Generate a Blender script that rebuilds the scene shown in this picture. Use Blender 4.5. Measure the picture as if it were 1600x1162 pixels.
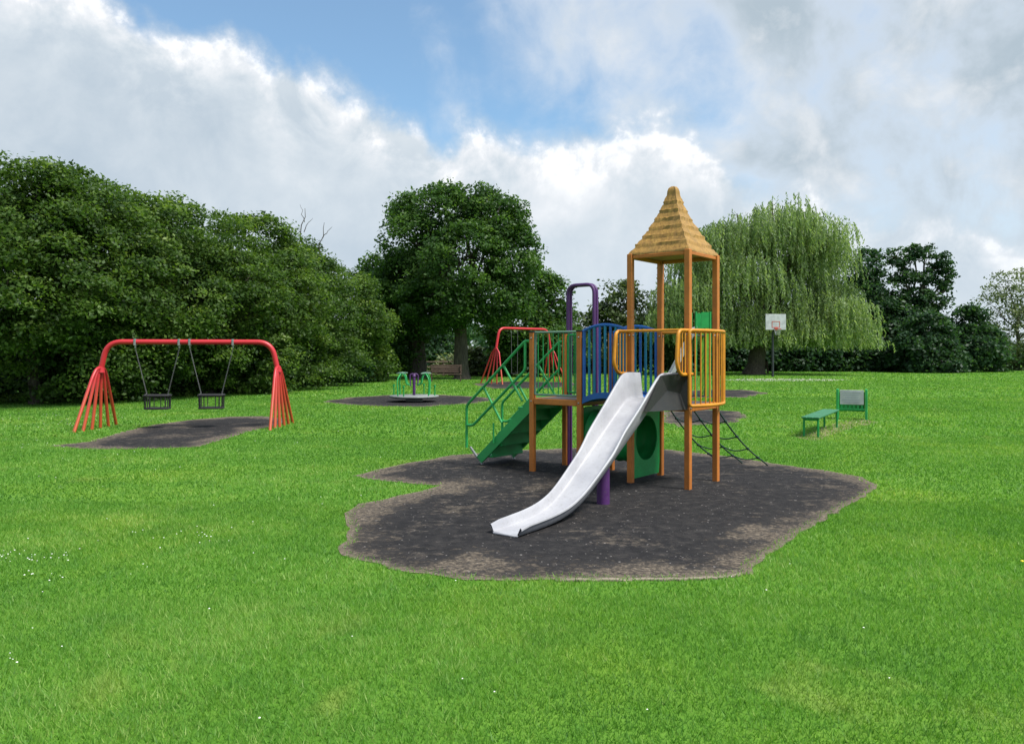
import bpy, math, random
import numpy as np
from mathutils import Vector, Matrix
R = math.radians
random.seed(7); rng = np.random.default_rng(7)
scene = bpy.context.scene
for o in list(bpy.data.objects): bpy.data.objects.remove(o)
C = scene.collection

# ------------------------------------------------------------------ camera
CAM_H, F, HOR = 1.70, 1230.0, 552.0          # eye height, focal length and horizon row of a 1600 px wide frame
cam = bpy.data.cameras.new('camera'); co = bpy.data.objects.new('camera', cam); C.objects.link(co)
co.location = (0, 0, CAM_H); co.rotation_euler = (R(90), 0, 0)
cam.sensor_width = 36; cam.lens = F/1600*36; cam.shift_y = -(581-HOR)/1600
cam.clip_end = 5000
scene.camera = co
scene.render.resolution_x = 1024; scene.render.resolution_y = 743
scene.view_settings.view_transform = 'Standard'; scene.view_settings.look = 'None'
scene.view_settings.gamma = 1; scene.view_settings.exposure = 0.85
scene.view_settings.use_curve_mapping = False

def G(x, y, z=0.0):                           # a point of level ground from where it lies in the photograph
    d = (CAM_H-z)*F/(y-HOR)
    return Vector(((x-800)/F*d, d, z))

# ------------------------------------------------------------------ node helpers
class NT:
    def __init__(s, tree): s.t = tree; s.n = tree.nodes; s.l = tree.links
    def new(s, typ, **kw):
        n = s.n.new(typ)
        for k, v in kw.items(): setattr(n, k, v)
        return n
    def put(s, sock, v):
        if isinstance(v, bpy.types.NodeSocket): s.l.new(v, sock)
        elif v is not None:
            if hasattr(sock, 'default_value'):
                try: sock.default_value = v
                except Exception: sock.default_value = (*v, 1.0)
    def m(s, op, a, b=None, c=None, clamp=False):
        n = s.new('ShaderNodeMath', operation=op, use_clamp=clamp)
        for i, v in enumerate((a, b, c)):
            if v is not None: s.put(n.inputs[i], v)
        return n.outputs[0]
    def noise(s, vec, scale, detail=4, rough=.55, dist=0, col=False):
        n = s.new('ShaderNodeTexNoise')
        if vec is not None: s.put(n.inputs['Vector'], vec)
        n.inputs['Scale'].default_value = scale; n.inputs['Detail'].default_value = detail
        n.inputs['Roughness'].default_value = rough; n.inputs['Distortion'].default_value = dist
        return n.outputs['Color' if col else 'Fac']
    def rng(s, v, a, b, c=0, d=1, smooth=False):
        n = s.new('ShaderNodeMapRange'); n.clamp = True
        if smooth: n.interpolation_type = 'SMOOTHSTEP'
        for i, x in enumerate((v, a, b, c, d)): s.put(n.inputs[i], x)
        return n.outputs[0]
    def mix(s, f, a, b, mode='MIX'):
        n = s.new('ShaderNodeMix', data_type='RGBA', blend_type=mode)
        s.put(n.inputs[0], f); s.put(n.inputs[6], a); s.put(n.inputs[7], b)
        return n.outputs[2]
    def ramp(s, f, stops):
        n = s.new('ShaderNodeValToRGB'); e = n.color_ramp.elements
        while len(e) < len(stops): e.new(.5)
        for q, (p, c) in zip(e, stops): q.position = p; q.color = (*c, 1)
        s.put(n.inputs[0], f); return n.outputs[0]
    def curve(s, f, pts):
        n = s.new('ShaderNodeFloatCurve'); cv = n.mapping.curves[0]
        while len(cv.points) < len(pts): cv.points.new(.5, .5)
        for q, p in zip(cv.points, pts): q.location = p
        n.mapping.use_clip = False; n.mapping.update(); s.put(n.inputs['Value'], f)
        return n.outputs[0]

# ------------------------------------------------------------------ sky
SUN_EL, SUN_AZ = 58, 120                      # degrees; azimuth clockwise from the viewing direction
w = bpy.data.worlds.new('World'); scene.world = w; w.use_nodes = True
T = NT(w.node_tree); T.n.clear()
wo = T.new('ShaderNodeOutputWorld'); bg = T.new('ShaderNodeBackground'); T.l.new(bg.outputs[0], wo.inputs[0])
sky = T.new('ShaderNodeTexSky'); sky.sky_type = 'NISHITA'; sky.sun_disc = False
sky.sun_elevation = R(SUN_EL); sky.sun_rotation = R(SUN_AZ)
sky.air_density = 1.0; sky.dust_density = .5; sky.ozone_density = 1.6
tc = T.new('ShaderNodeTexCoord'); sep = T.new('ShaderNodeSeparateXYZ'); T.l.new(tc.outputs['Generated'], sep.inputs[0])
az = T.m('ARCTAN2', sep.outputs[0], sep.outputs[1]); el = T.m('ARCSINE', sep.outputs[2])
azn = T.m('MULTIPLY_ADD', az, 1/(2*math.pi), .5)
ELS = .8                                       # curve unit for elevation
def ae(x, y):
    a = math.atan((x-800)/F); return (a/(2*math.pi)+.5, math.atan2(552-y, math.hypot(F, x-800))/ELS)
bank = [(0, .40), (.14, .30), (.28, .5), (.38, .66)] + [ae(*p) for p in
        ((0, -110), (150, -30), (230, 40), (300, 50), (345, 30), (400, 85), (470, 120), (560, 142), (640, 165), (690, 196), (760, 208), (830, 212),
         (880, 196), (960, 178), (1040, 180), (1090, 205), (1140, 258), (1230, 300), (1400, 320), (1600, 330))] + [(.64, .22), (.75, .42), (.88, .3), (1, .40)]
bnd = T.m('MULTIPLY', T.curve(azn, bank), ELS)
n1 = T.noise(tc.outputs['Generated'], 8, 6, .50, .35)
n1b = T.noise(tc.outputs['Generated'], 34, 5, .6)
nn = T.m('ADD', T.m('MULTIPLY', T.m('SUBTRACT', n1, .5), .15), T.m('MULTIPLY', T.m('SUBTRACT', n1b, .5), .045))
depth = T.m('ADD', T.m('SUBTRACT', bnd, el), nn)              # how far inside the bank of cumulus
d1 = T.rng(depth, -.016, .034, 0, 1, True)
n2 = T.noise(tc.outputs['Generated'], 5, 7, .55, .4)
n2s = T.noise(tc.outputs['Generated'], 13, 6, .6, .3)
rim = T.m('MULTIPLY', T.m('MULTIPLY', T.rng(depth, .0, .02, 0, 1), T.rng(depth, .02, .12, 1, 0, True)), T.rng(n2s, .36, .58, .25, 1))
body = T.m('ADD', T.m('MULTIPLY', T.rng(n2s, .35, .7), .5), T.m('MULTIPLY', T.rng(n2, .35, .68), .5))
lum1 = T.m('ADD', T.m('MULTIPLY', rim, T.rng(n1b, .3, .6, .35, .9)), T.m('MULTIPLY', body, .62), clamp=True)
low = T.rng(el, 0, .28, 1, 0, True)
c1 = T.ramp(lum1, ((0, (.415, .495, .575)), (.40, (.56, .622, .678)), (.72, (.70, .732, .77)), (1, (.90, .905, .915))))
c1 = T.mix(T.m('MULTIPLY', low, .45), c1, (.54, .625, .705, 1))
# softer, higher cloud, thick to the right of the view and broken elsewhere
upm = [(0, .55), (.15, .75), (.28, .45), (.38, .5)] + [(ae(x, 0)[0], v) for x, v in
       ((0, .30), (300, .12), (650, .10), (760, .30), (900, .46), (1020, .56), (1130, .68), (1250, .92), (1600, .95))] + [(.66, .7), (.8, .45), (.9, .6), (1, .55)]
um = T.curve(azn, upm)
dens2 = T.m('ADD', um, T.m('MULTIPLY', T.m('SUBTRACT', n2, .5), 2.1))
dens2 = T.m('ADD', dens2, T.m('MULTIPLY', T.m('SUBTRACT', n2s, .5), .7))
d2 = T.rng(dens2, .15, 1.0, 0, .97, True)
thick = T.rng(dens2, .62, 1.15, 0, 1, True)
c2 = T.mix(thick, (.62, .675, .74, 1), (.385, .46, .52, 1))
c2 = T.mix(T.m('MULTIPLY', T.rng(n2s, .50, .68), .6), c2, (.74, .76, .785, 1))
blue = T.mix(1.0, sky.outputs[0], (.108, .144, .150, 1), 'MULTIPLY')
blue = T.mix(.14, blue, (.55, .62, .7, 1))
col = T.mix(d2, blue, c2)
col = T.mix(d1, col, c1)
col = T.mix(T.rng(el, -.02, .10, .75, 0, True), col, (.60, .66, .70, 1))
T.put(bg.inputs[0], col); bg.inputs[1].default_value = 0.68

sun = bpy.data.lights.new('sun', 'SUN'); so = bpy.data.objects.new('sun', sun); C.objects.link(so)
sun.energy = 3.5; sun.angle = R(18); sun.color = (1, .965, .90)
a, e = R(SUN_AZ), R(SUN_EL)
sd = Vector((math.sin(a)*math.cos(e), math.cos(a)*math.cos(e), math.sin(e)))
so.rotation_euler = (-sd).to_track_quat('-Z', 'Y').to_euler(); so.location = sd*60

# ------------------------------------------------------------------ materials
MATS = {}
def material(name):
    m = bpy.data.materials.new(name); m.use_nodes = True
    t = NT(m.node_tree); b = m.node_tree.nodes['Principled BSDF']
    MATS[name] = m
    return m, t, b
def bump(t, b, h, strength=.3, dist=.01):
    n = t.new('ShaderNodeBump'); n.inputs['Strength'].default_value = strength; n.inputs['Distance'].default_value = dist
    t.put(n.inputs['Height'], h); t.l.new(n.outputs[0], b.inputs['Normal'])
def paint(name, col, dark=.66, rough=.45, grime=(.10, .085, .07), gamt=.45, spec=.4, metal=0):
    m, t, b = material(name)
    g = t.new('ShaderNodeNewGeometry').outputs['Position']
    n = t.noise(g, 3.5, 5, .6); n2_ = t.noise(g, 38, 4, .65)
    c = t.mix(t.rng(n, .3, .7), tuple(x*dark for x in col), col)
    c = t.mix(t.m('MULTIPLY', t.rng(n2_, .55, .75), gamt), c, grime)
    t.put(b.inputs['Base Color'], c)
    t.put(b.inputs['Roughness'], t.rng(n2_, .3, .7, rough-.08, rough+.18))
    b.inputs['Metallic'].default_value = metal; b.inputs['Specular IOR Level'].default_value = spec
    bump(t, b, n2_, .08, .004)
    return m
paint('orange', (.53, .175, .030), rough=.5)
paint('amber', (.66, .27, .018), rough=.4)
paint('green', (.014, .32, .075), rough=.42)
paint('stair_green', (.03, .38, .10), rough=.42, gamt=.25)
paint('rail_green', (.16, .28, .21), rough=.5)
paint('blue', (.016, .14, .50), rough=.38)
paint('teal', (.014, .24, .40), rough=.4)
paint('purple', (.085, .024, .135), rough=.45)
paint('white_board', (.50, .52, .54), rough=.4, gamt=.2)
paint('black_rubber', (.016, .016, .018), rough=.75)
paint('galvanised', (.36, .37, .38), rough=.42, metal=.75)
paint('chain_metal', (.16, .16, .165), rough=.5, metal=.4)
paint('deck_grey', (.085, .082, .085), rough=.7)
paint('slide_shell', (.024, .025, .025), rough=.55, dark=.8)
paint('slide_back', (.26, .26, .275), rough=.5, dark=.85)
paint('bench_green', (.035, .19, .085), rough=.5)
paint('rope', (.012, .045, .035), rough=.8)
paint('court_pole', (.03, .035, .045), rough=.5)
paint('hoop_red', (.55, .08, .05), rough=.5)
paint('brown_wood', (.085, .055, .04), rough=.8)
paint('fence_wood', (.20, .16, .115), rough=.85)
paint('lime', (.16, .40, .03), rough=.5)
paint('ride_grey', (.24, .26, .25), rough=.6)
paint('concrete', (.27, .225, .17), rough=.9, gamt=.6)
def swing_red():
    m, t, b = material('swing_red')
    tcx = t.new('ShaderNodeTexCoord'); s_ = t.new('ShaderNodeSeparateXYZ'); t.l.new(tcx.outputs['Object'], s_.inputs[0])
    n = t.noise(tcx.outputs['Object'], 6, 5, .65)
    f = t.rng(t.m('MULTIPLY_ADD', t.m('SUBTRACT', n, .5), .6, s_.outputs[2]), .25, 1.25)   # weathered towards orange near the feet
    c = t.mix(f, (.42, .07, .022, 1), (.46, .018, .026, 1))
    t.put(b.inputs['Base Color'], c); b.inputs['Roughness'].default_value = .42
swing_red()
def slide_white():
    m, t, b = material('slide_white')
    g = t.new('ShaderNodeNewGeometry').outputs['Position']
    n = t.noise(g, 2.6, 5, .6); n2_ = t.noise(g, 30, 5, .7)
    c = t.mix(t.rng(n, .35, .7), (.34, .34, .365, 1), (.43, .43, .45, 1))
    c = t.mix(t.m('MULTIPLY', t.rng(n2_, .52, .72), .40), c, (.24, .225, .20, 1))
    t.put(b.inputs['Base Color'], c); t.put(b.inputs['Roughness'], t.rng(n, .3, .7, .28, .45))
slide_white()
def thatch():
    m, t, b = material('thatch')
    tcx = t.new('ShaderNodeTexCoord'); mp = t.new('ShaderNodeMapping'); t.l.new(tcx.outputs['Object'], mp.inputs[0])
    mp.inputs['Scale'].default_value = (26, 26, 4)
    n = t.noise(mp.outputs[0], 1.0, 5, .65); n2_ = t.noise(tcx.outputs['Object'], 5, 4, .6)
    c = t.ramp(n, ((.3, (.19, .098, .018)), (.55, (.33, .178, .034)), (.75, (.43, .255, .06))))
    c = t.mix(t.m('MULTIPLY', t.rng(n2_, .45, .7), .45), c, (.20, .125, .035, 1))
    t.put(b.inputs['Base Color'], c); b.inputs['Roughness'].default_value = .6
    bump(t, b, n, .55, .02)
thatch()
def bark():
    m, t, b = material('bark')
    tcx = t.new('ShaderNodeTexCoord'); mp = t.new('ShaderNodeMapping'); t.l.new(tcx.outputs['Object'], mp.inputs[0])
    mp.inputs['Scale'].default_value = (7, 7, 1.4)
    n = t.noise(mp.outputs[0], 1.6, 6, .65)
    t.put(b.inputs['Base Color'], t.ramp(n, ((.3, (.022, .017, .013)), (.7, (.10, .085, .065)))))
    b.inputs['Roughness'].default_value = .95; bump(t, b, n, .8, .04)
bark()
def lawn_tone(t, c):                          # patches of yellower, duller and bluer grass
    g = t.new('ShaderNodeNewGeometry').outputs['Position']
    c = t.mix(t.rng(t.noise(g, .33, 4, .6), .50, .72, 0, .6), c, t.mix(1, c, (1.45, 1.12, .9, 1), 'MULTIPLY'))
    c = t.mix(t.rng(t.noise(g, 1.7, 5, .65, .5), .52, .72, 0, .75), c, t.mix(1, c, (.70, .80, .95, 1), 'MULTIPLY'))
    c = t.mix(t.rng(t.noise(g, .8, 4, .6, .8), .60, .74, 0, .55), c, (.24, .31, .07, 1))
    return c
def leafmat(name, stops, trans=.32, rough=.5):
    m, t, b = material(name)
    at = t.new('ShaderNodeAttribute'); at.attribute_name = 'tint'
    c = t.ramp(at.outputs['Fac'], stops)
    if name == 'grass_blade': c = lawn_tone(t, c)
    t.put(b.inputs['Base Color'], c); b.inputs['Roughness'].default_value = rough
    b.inputs['Specular IOR Level'].default_value = .25
    tr = t.new('ShaderNodeBsdfTranslucent'); t.put(tr.inputs[0], t.mix(1, c, (1.25, 1.35, .6, 1), 'MULTIPLY'))
    mx = t.new('ShaderNodeMixShader'); mx.inputs[0].default_value = trans
    t.l.new(b.outputs[0], mx.inputs[1]); t.l.new(tr.outputs[0], mx.inputs[2])
    t.l.new(mx.outputs[0], t.n['Material Output'].inputs[0])
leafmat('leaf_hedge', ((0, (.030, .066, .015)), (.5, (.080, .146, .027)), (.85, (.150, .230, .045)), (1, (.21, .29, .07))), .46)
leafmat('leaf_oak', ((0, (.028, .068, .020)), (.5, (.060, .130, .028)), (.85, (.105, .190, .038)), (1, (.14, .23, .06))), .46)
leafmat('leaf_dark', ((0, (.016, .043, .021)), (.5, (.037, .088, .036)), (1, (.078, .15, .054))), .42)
leafmat('leaf_willow', ((0, (.115, .175, .078)), (.5, (.205, .285, .125)), (1, (.32, .40, .195))), .5)
leafmat('leaf_pale', ((0, (.07, .10, .045)), (.5, (.14, .18, .08)), (1, (.26, .29, .15))), .3)
leafmat('leaf_olive', ((0, (.035, .06, .022)), (.5, (.07, .105, .035)), (1, (.12, .16, .06))), .3)
GR = ((0, (.060, .172, .022)), (.5, (.118, .282, .038)), (.85, (.176, .350, .058)), (1, (.30, .43, .12)))
leafmat('grass_blade', GR, .45, .5)

def ground_mat():
    m, t, b = material('lawn')
    g = t.new('ShaderNodeNewGeometry').outputs['Position']
    nA = t.noise(g, .22, 4, .55); nB = t.noise(g, 1.3, 5, .6); nC = t.noise(g, 9, 5, .7); nD = t.noise(g, 55, 3, .7)
    f = t.m('ADD', t.m('MULTIPLY', nA, .30), t.m('ADD', t.m('MULTIPLY', nB, .30), t.m('ADD', t.m('MULTIPLY', nC, .22), t.m('MULTIPLY', nD, .18))))
    c = t.ramp(f, ((.33, (.056, .155, .016)), (.46, (.086, .205, .022)), (.56, (.118, .245, .031)), (.68, (.165, .285, .045))))
    c = lawn_tone(t, c)
    t.put(b.inputs['Base Color'], c); b.inputs['Roughness'].default_value = .9; b.inputs['Specular IOR Level'].default_value = .1
    bump(t, b, t.m('ADD', nC, nD), .6, .03)
ground_mat()
def mat_rubber():
    m, t, b = material('rubber_mat')
    g = t.new('ShaderNodeNewGeometry').outputs['Position']
    ed = t.new('ShaderNodeAttribute'); ed.attribute_name = 'edge'
    nA = t.noise(g, .8, 5, .6, .4); nB = t.noise(g, 7, 8, .75, .3); nC = t.noise(g, 60, 3, .7)
    c = t.ramp(nB, ((.3, (.007, .0068, .007)), (.47, (.016, .0152, .0152)), (.60, (.034, .031, .029)), (.74, (.085, .076, .068))))
    c = t.mix(t.rng(nC, .35, .7, 0, .45), c, (.02, .018, .022, 1))
    v = t.new('ShaderNodeTexVoronoi'); v.inputs['Scale'].default_value = 24; t.put(v.inputs['Vector'], g)
    sc = t.new('ShaderNodeSeparateColor'); t.l.new(v.outputs['Color'], sc.inputs[0])
    sp = t.m('MULTIPLY', t.m('LESS_THAN', v.outputs['Distance'], t.m('MULTIPLY', sc.outputs[0], .22)), t.m('GREATER_THAN', sc.outputs[1], .66))
    v2 = t.new('ShaderNodeTexVoronoi'); v2.inputs['Scale'].default_value = 11; t.put(v2.inputs['Vector'], g)
    sc2 = t.new('ShaderNodeSeparateColor'); t.l.new(v2.outputs['Color'], sc2.inputs[0])
    sp2 = t.m('MULTIPLY', t.m('LESS_THAN', v2.outputs['Distance'], t.m('MULTIPLY', sc2.outputs[0], .16)), t.m('GREATER_THAN', sc2.outputs[1], .84))
    # soil washed in: along the rim, and in a few patches of its own
    rimn = t.m('ADD', t.m('MULTIPLY', t.m('SUBTRACT', nA, .5), 2.6), t.m('MULTIPLY', t.m('SUBTRACT', nB, .5), 1.9))
    dirt = t.rng(t.m('ADD', ed.outputs['Fac'], rimn), .05, .42, 1, 0, True)
    patch = t.m('MULTIPLY', t.rng(t.m('ADD', nA, t.m('MULTIPLY', t.m('SUBTRACT', nB, .5), .7)), .57, .70), .6)
    nE = t.noise(g, 26, 6, .75)
    dirt = t.m('MULTIPLY', t.m('MAXIMUM', dirt, patch), t.rng(nE, .40, .60, .12, 1))
    dirt = t.m('MAXIMUM', dirt, t.rng(t.m('ADD', ed.outputs['Fac'], t.m('MULTIPLY', t.m('SUBTRACT', nB, .5), .35)), .02, .14, .9, 0, True))
    soil = t.ramp(t.noise(g, 24, 5, .7), ((.3, (.080, .064, .047)), (.52, (.19, .152, .112)), (.72, (.32, .265, .20))))
    c = t.mix(t.m('MULTIPLY', dirt, t.rng(nB, .25, .6, .55, 1)), c, soil)
    c = t.mix(t.m('MULTIPLY', t.m('MAXIMUM', sp, sp2), t.rng(nB, .35, .6, .15, .75)), c, (.36, .33, .31, 1))
    t.put(b.inputs['Base Color'], c); b.inputs['Roughness'].default_value = .92; b.inputs['Specular IOR Level'].default_value = .2
    bump(t, b, t.m('ADD', t.m('MULTIPLY', nC, .6), nB), .8, .02)
mat_rubber()
def soil_mat():
    m, t, b = material('soil')
    g = t.new('ShaderNodeNewGeometry').outputs['Position']
    t.put(b.inputs['Base Color'], t.ramp(t.noise(g, 16, 6, .7), ((.3, (.07, .11, .022)), (.5, (.16, .15, .06)), (.72, (.30, .25, .15)))))
    b.inputs['Roughness'].default_value = .95
soil_mat()
def plain(name, col, rough=.6):
    m, t, b = material(name); g = t.new('ShaderNodeNewGeometry').outputs['Position']
    t.put(b.inputs['Base Color'], t.mix(t.rng(t.noise(g, 40, 3), .3, .7), tuple(x*.85 for x in col), col)); b.inputs['Roughness'].default_value = rough
plain('petal', (.78, .78, .72)); plain('petal_yellow', (.75, .62, .03)); plain('ink', (.33, .36, .42)); plain('path_stone', (.36, .36, .30), .9)

# ------------------------------------------------------------------ mesh helpers
class MB:
    def __init__(s): s.v = []; s.f = []; s.mi = []; s.cur = 0; s.boxy = False
    def add(s, vs, fs):
        o = len(s.v); s.v += [tuple(v) for v in vs]; s.f += [tuple(i+o for i in f) for f in fs]; s.mi += [s.cur]*len(fs); return s
    def box(s, c, d, bev=.0, m=None):
        s.boxy = True; x, y, z = (q/2 for q in d); b = min(bev, x*.9, y*.9, z*.9)
        if b <= 0:
            vs = [Vector((i*x, j*y, k*z)) for k in (-1, 1) for j in (-1, 1) for i in (-1, 1)]
            fs = [(0, 2, 3, 1), (4, 5, 7, 6), (0, 1, 5, 4), (2, 6, 7, 3), (0, 4, 6, 2), (1, 3, 7, 5)]
        else:
            P = [(x, y-b), (x-b, y), (-x+b, y), (-x, y-b), (-x, -y+b), (-x+b, -y), (x-b, -y), (x, -y+b)]
            Q = [(px-b*(1 if px > 0 else -1)*.7, py-b*(1 if py > 0 else -1)*.7) for px, py in P]
            L = [(Q, -z), (P, -z+b), (P, z-b), (Q, z)]
            vs = [Vector((px, py, zz)) for pp, zz in L for px, py in pp]; fs = [tuple(range(7, -1, -1)), tuple(range(24, 32))]
            for k in range(3):
                for i in range(8): j = (i+1) % 8; fs.append((k*8+i, k*8+j, k*8+8+j, k*8+8+i))
        if m is not None: vs = [m @ v for v in vs]
        return s.add([v+Vector(c) for v in vs], fs)
    def bar(s, a, b, wx, wy, up=(0, 0, 1), bev=.004):          # box beam from a to b, wx across and wy along up
        a, b = Vector(a), Vector(b); d = (b-a); L = d.length; zx = d.normalized()
        xx = zx.cross(Vector(up)).normalized(); yy = xx.cross(zx)
        m = Matrix((xx, yy, zx)).transposed()
        return s.box((a+b)/2, (wx, wy, L), bev, m)
    def tube(s, pts, r, n=10, closed=False):
        P = [Vector(p) for p in pts]; k = len(P); rr = r if isinstance(r, (list, tuple)) else [r]*k
        vs = []; fs = []; prev = None
        for i in range(k):
            if closed: t_ = P[(i+1) % k]-P[i-1]
            else: t_ = P[min(i+1, k-1)]-P[max(i-1, 0)]
            t_.normalize()
            if prev is None:
                a_ = Vector((0, 0, 1)) if abs(t_.z) < .9 else Vector((1, 0, 0)); nx = t_.cross(a_).normalized()
            else: nx = (prev-t_*prev.dot(t_)).normalized()
            prev = nx; ny = t_.cross(nx)
            for j in range(n):
                an = 2*math.pi*j/n; vs.append(P[i]+(nx*math.cos(an)+ny*math.sin(an))*rr[i])
        for i in range(k if closed else k-1):
            a0, b0 = i*n, ((i+1) % k)*n
            for j in range(n): q = (j+1) % n; fs.append((a0+j, a0+q, b0+q, b0+j))
        if not closed: fs += [tuple(range(n-1, -1, -1)), tuple((k-1)*n+j for j in range(n))]
        return s.add(vs, fs)
    def lathe(s, prof, n=24, c=(0, 0, 0)):
        vs = []; fs = []; c = Vector(c); k = len(prof)
        for r, z in prof:
            for j in range(n): an = 2*math.pi*j/n; vs.append(c+Vector((r*math.cos(an), r*math.sin(an), z)))
        for i in range(k-1):
            for j in range(n): q = (j+1) % n; fs.append((i*n+j, i*n+q, i*n+n+q, i*n+n+j))
        fs += [tuple(range(n-1, -1, -1)), tuple((k-1)*n+j for j in range(n))]
        return s.add(vs, fs)
    def build(s, name, mat, parent=None, smooth=True, sharp=None):
        sharp = sharp or (28 if s.boxy else 62)
        me = bpy.data.meshes.new(name); me.from_pydata(s.v, [], s.f)
        for mm in (mat if isinstance(mat, (list, tuple)) else [mat]): me.materials.append(MATS[mm])
        me.polygons.foreach_set('material_index', s.mi)
        if smooth:
            me.polygons.foreach_set('use_smooth', [True]*len(s.f)); me.update(); me.set_sharp_from_angle(angle=R(sharp))
        me.validate(); me.update()
        o = bpy.data.objects.new(name, me); C.objects.link(o)
        if parent: o.parent = parent
        return o
def tag(o, label=None, cat=None, group=None, kind=None):
    for k, v in (('label', label), ('category', cat), ('group', group), ('kind', kind)):
        if v: o[k] = v
    return o
def empty(name, loc, rz=0, label=None, cat=None, group=None):
    o = bpy.data.objects.new(name, None); C.objects.link(o); o.location = loc; o.rotation_euler = (0, 0, rz); o.empty_display_size = .2
    return tag(o, label, cat, group)
def fillet(pts, r, n=6, closed=False):
    P = [Vector(p) for p in pts]; out = []; k = len(P)
    for i in range(k):
        if not closed and i in (0, k-1): out.append(P[i]); continue
        a_, b_, c_ = P[i-1], P[i], P[(i+1) % k]
        u_, v_ = (a_-b_), (c_-b_); d = min(r, u_.length*.49, v_.length*.49); u_.normalize(); v_.normalize()
        p0, p1 = b_+u_*d, b_+v_*d
        for j in range(n+1):
            t_ = j/n; out.append((p0*(1-t_)+b_*t_)*(1-t_)+(b_*(1-t_)+p1*t_)*t_)
    return out
def share(src, name, parent, loc=(0, 0, 0), rot=(0, 0, 0)):
    o = src.copy(); o.name = name; C.objects.link(o); o.parent = parent; o.location = loc; o.rotation_euler = rot; return o
def quads(name, mat, c, a, b, tint, parent=None):              # many small rhombic leaves in one mesh
    n = len(c); v = np.empty((n, 4, 3), np.float32)
    v[:, 0] = c-a; v[:, 1] = c+b; v[:, 2] = c+a; v[:, 3] = c-b
    me = bpy.data.meshes.new(name); me.vertices.add(n*4); me.vertices.foreach_set('co', v.ravel())
    me.loops.add(n*4); me.loops.foreach_set('vertex_index', np.arange(n*4, dtype=np.int32))
    me.polygons.add(n); me.polygons.foreach_set('loop_start', np.arange(0, n*4, 4, dtype=np.int32))
    at = me.attributes.new('tint', 'FLOAT', 'FACE'); at.data.foreach_set('value', tint.astype(np.float32))
    me.materials.append(MATS[mat]); me.update(calc_edges=True)
    o = bpy.data.objects.new(name, me); C.objects.link(o)
    if parent: o.parent = parent
    return o
def unit(v): return v/np.maximum(np.linalg.norm(v, axis=-1, keepdims=True), 1e-6)

# ------------------------------------------------------------------ ground
g = MB(); g.add([(-1500, -300, 0), (1500, -300, 0), (1500, 2600, 0), (-1500, 2600, 0)], [(0, 1, 2, 3)])
tag(g.build('ground', 'lawn', smooth=False), kind='structure')

def inside(poly, X, Y):
    r = np.zeros(X.shape, bool); n = len(poly)
    for i in range(n):
        x1, y1 = poly[i]; x2, y2 = poly[(i+1) % n]
        cnd = ((y1 > Y) != (y2 > Y)) & (X < (x2-x1)*(Y-y1)/((y2-y1) if y2 != y1 else 1e-9)+x1)
        r ^= cnd
    return r
def edist(poly, X, Y):
    D = np.full(X.shape, 1e9); n = len(poly)
    for i in range(n):
        x1, y1 = poly[i]; x2, y2 = poly[(i+1) % n]; dx, dy = x2-x1, y2-y1; L = dx*dx+dy*dy+1e-9
        t_ = np.clip(((X-x1)*dx+(Y-y1)*dy)/L, 0, 1); D = np.minimum(D, np.hypot(X-x1-t_*dx, Y-y1-t_*dy))
    return D
POLYS = []
def rough_poly(px, seg=.22, amp=.05):
    P = [G(x, y) for x, y in px]; out = []
    for i in range(len(P)):
        a_, b_ = P[i], P[(i+1) % len(P)]; k = max(1, int((b_-a_).length/seg))
        for j in range(k):
            q = a_.lerp(b_, j/k); out.append((q.x+random.uniform(-amp, amp), q.y+random.uniform(-amp, amp)))
    return out
def rubber(name, label, px, cell, seg=.16, amp=.034, z=.006, group='black rubber safety surfaces in the lawn'):
    poly = rough_poly(px, seg, amp); POLYS.append(poly)
    A = np.array(poly); import bmesh
    bm = bmesh.new(); vs = [bm.verts.new((x, y, z)) for x, y in poly]; f = bm.faces.new(vs)
    bmesh.ops.triangulate(bm, faces=[f])
    for ax in (0, 1):                                            # cut the sheet on a grid so that the soil line can follow the rim
        lo, hi = A[:, ax].min(), A[:, ax].max(); q = lo+cell
        while q < hi:
            no = [0, 0, 0]; no[ax] = 1; co_ = [0, 0, 0]; co_[ax] = q
            bmesh.ops.bisect_plane(bm, geom=bm.verts[:]+bm.edges[:]+bm.faces[:], plane_co=co_, plane_no=no); q += cell
    for f in bm.faces:
        if f.normal.z < 0: f.normal_flip()
    me = bpy.data.meshes.new(name); bm.to_mesh(me); bm.free()
    xy = np.array([v.co[:2] for v in me.vertices]); D = edist(poly, xy[:, 0], xy[:, 1])
    me.attributes.new('edge', 'FLOAT', 'POINT').data.foreach_set('value', D.astype(np.float32))
    me.materials.append(MATS['rubber_mat']); o = bpy.data.objects.new(name, me); C.objects.link(o)
    return tag(o, kind='structure')
main_px = [(553, 743), (640, 723), (710, 711), (800, 704), (900, 700), (1040, 702), (1130, 712), (1195, 722), (1300, 737), (1345, 746), (1373, 757),
           (1365, 769), (1325, 790), (1270, 823), (1200, 868), (1172, 897), (1120, 903), (1000, 906), (900, 906), (800, 908), (730, 908), (640, 894),
           (565, 877), (527, 868), (545, 826), (541, 803), (560, 788), (625, 775), (668, 765), (688, 759), (610, 753), (570, 748)]
m_main = rubber('rubber_ground', None, main_px, .16)
rubber('rubber_ground', None, [(75, 697), (140, 690), (190, 675), (245, 663), (300, 656), (360, 651), (412, 650), (446, 655), (440, 664), (400, 672), (360, 683), (310, 698), (250, 701), (150, 702)], .25)
rubber('rubber_ground', None, [(500, 628), (545, 621), (610, 617), (690, 617), (750, 620), (775, 625), (740, 631), (650, 636), (570, 634)], .5, .5, .12)
rubber('rubber_ground', None, [(1040, 643), (1100, 640), (1150, 643), (1167, 650), (1145, 660), (1060, 667), (1035, 658)], .4, .4, .1)
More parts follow.
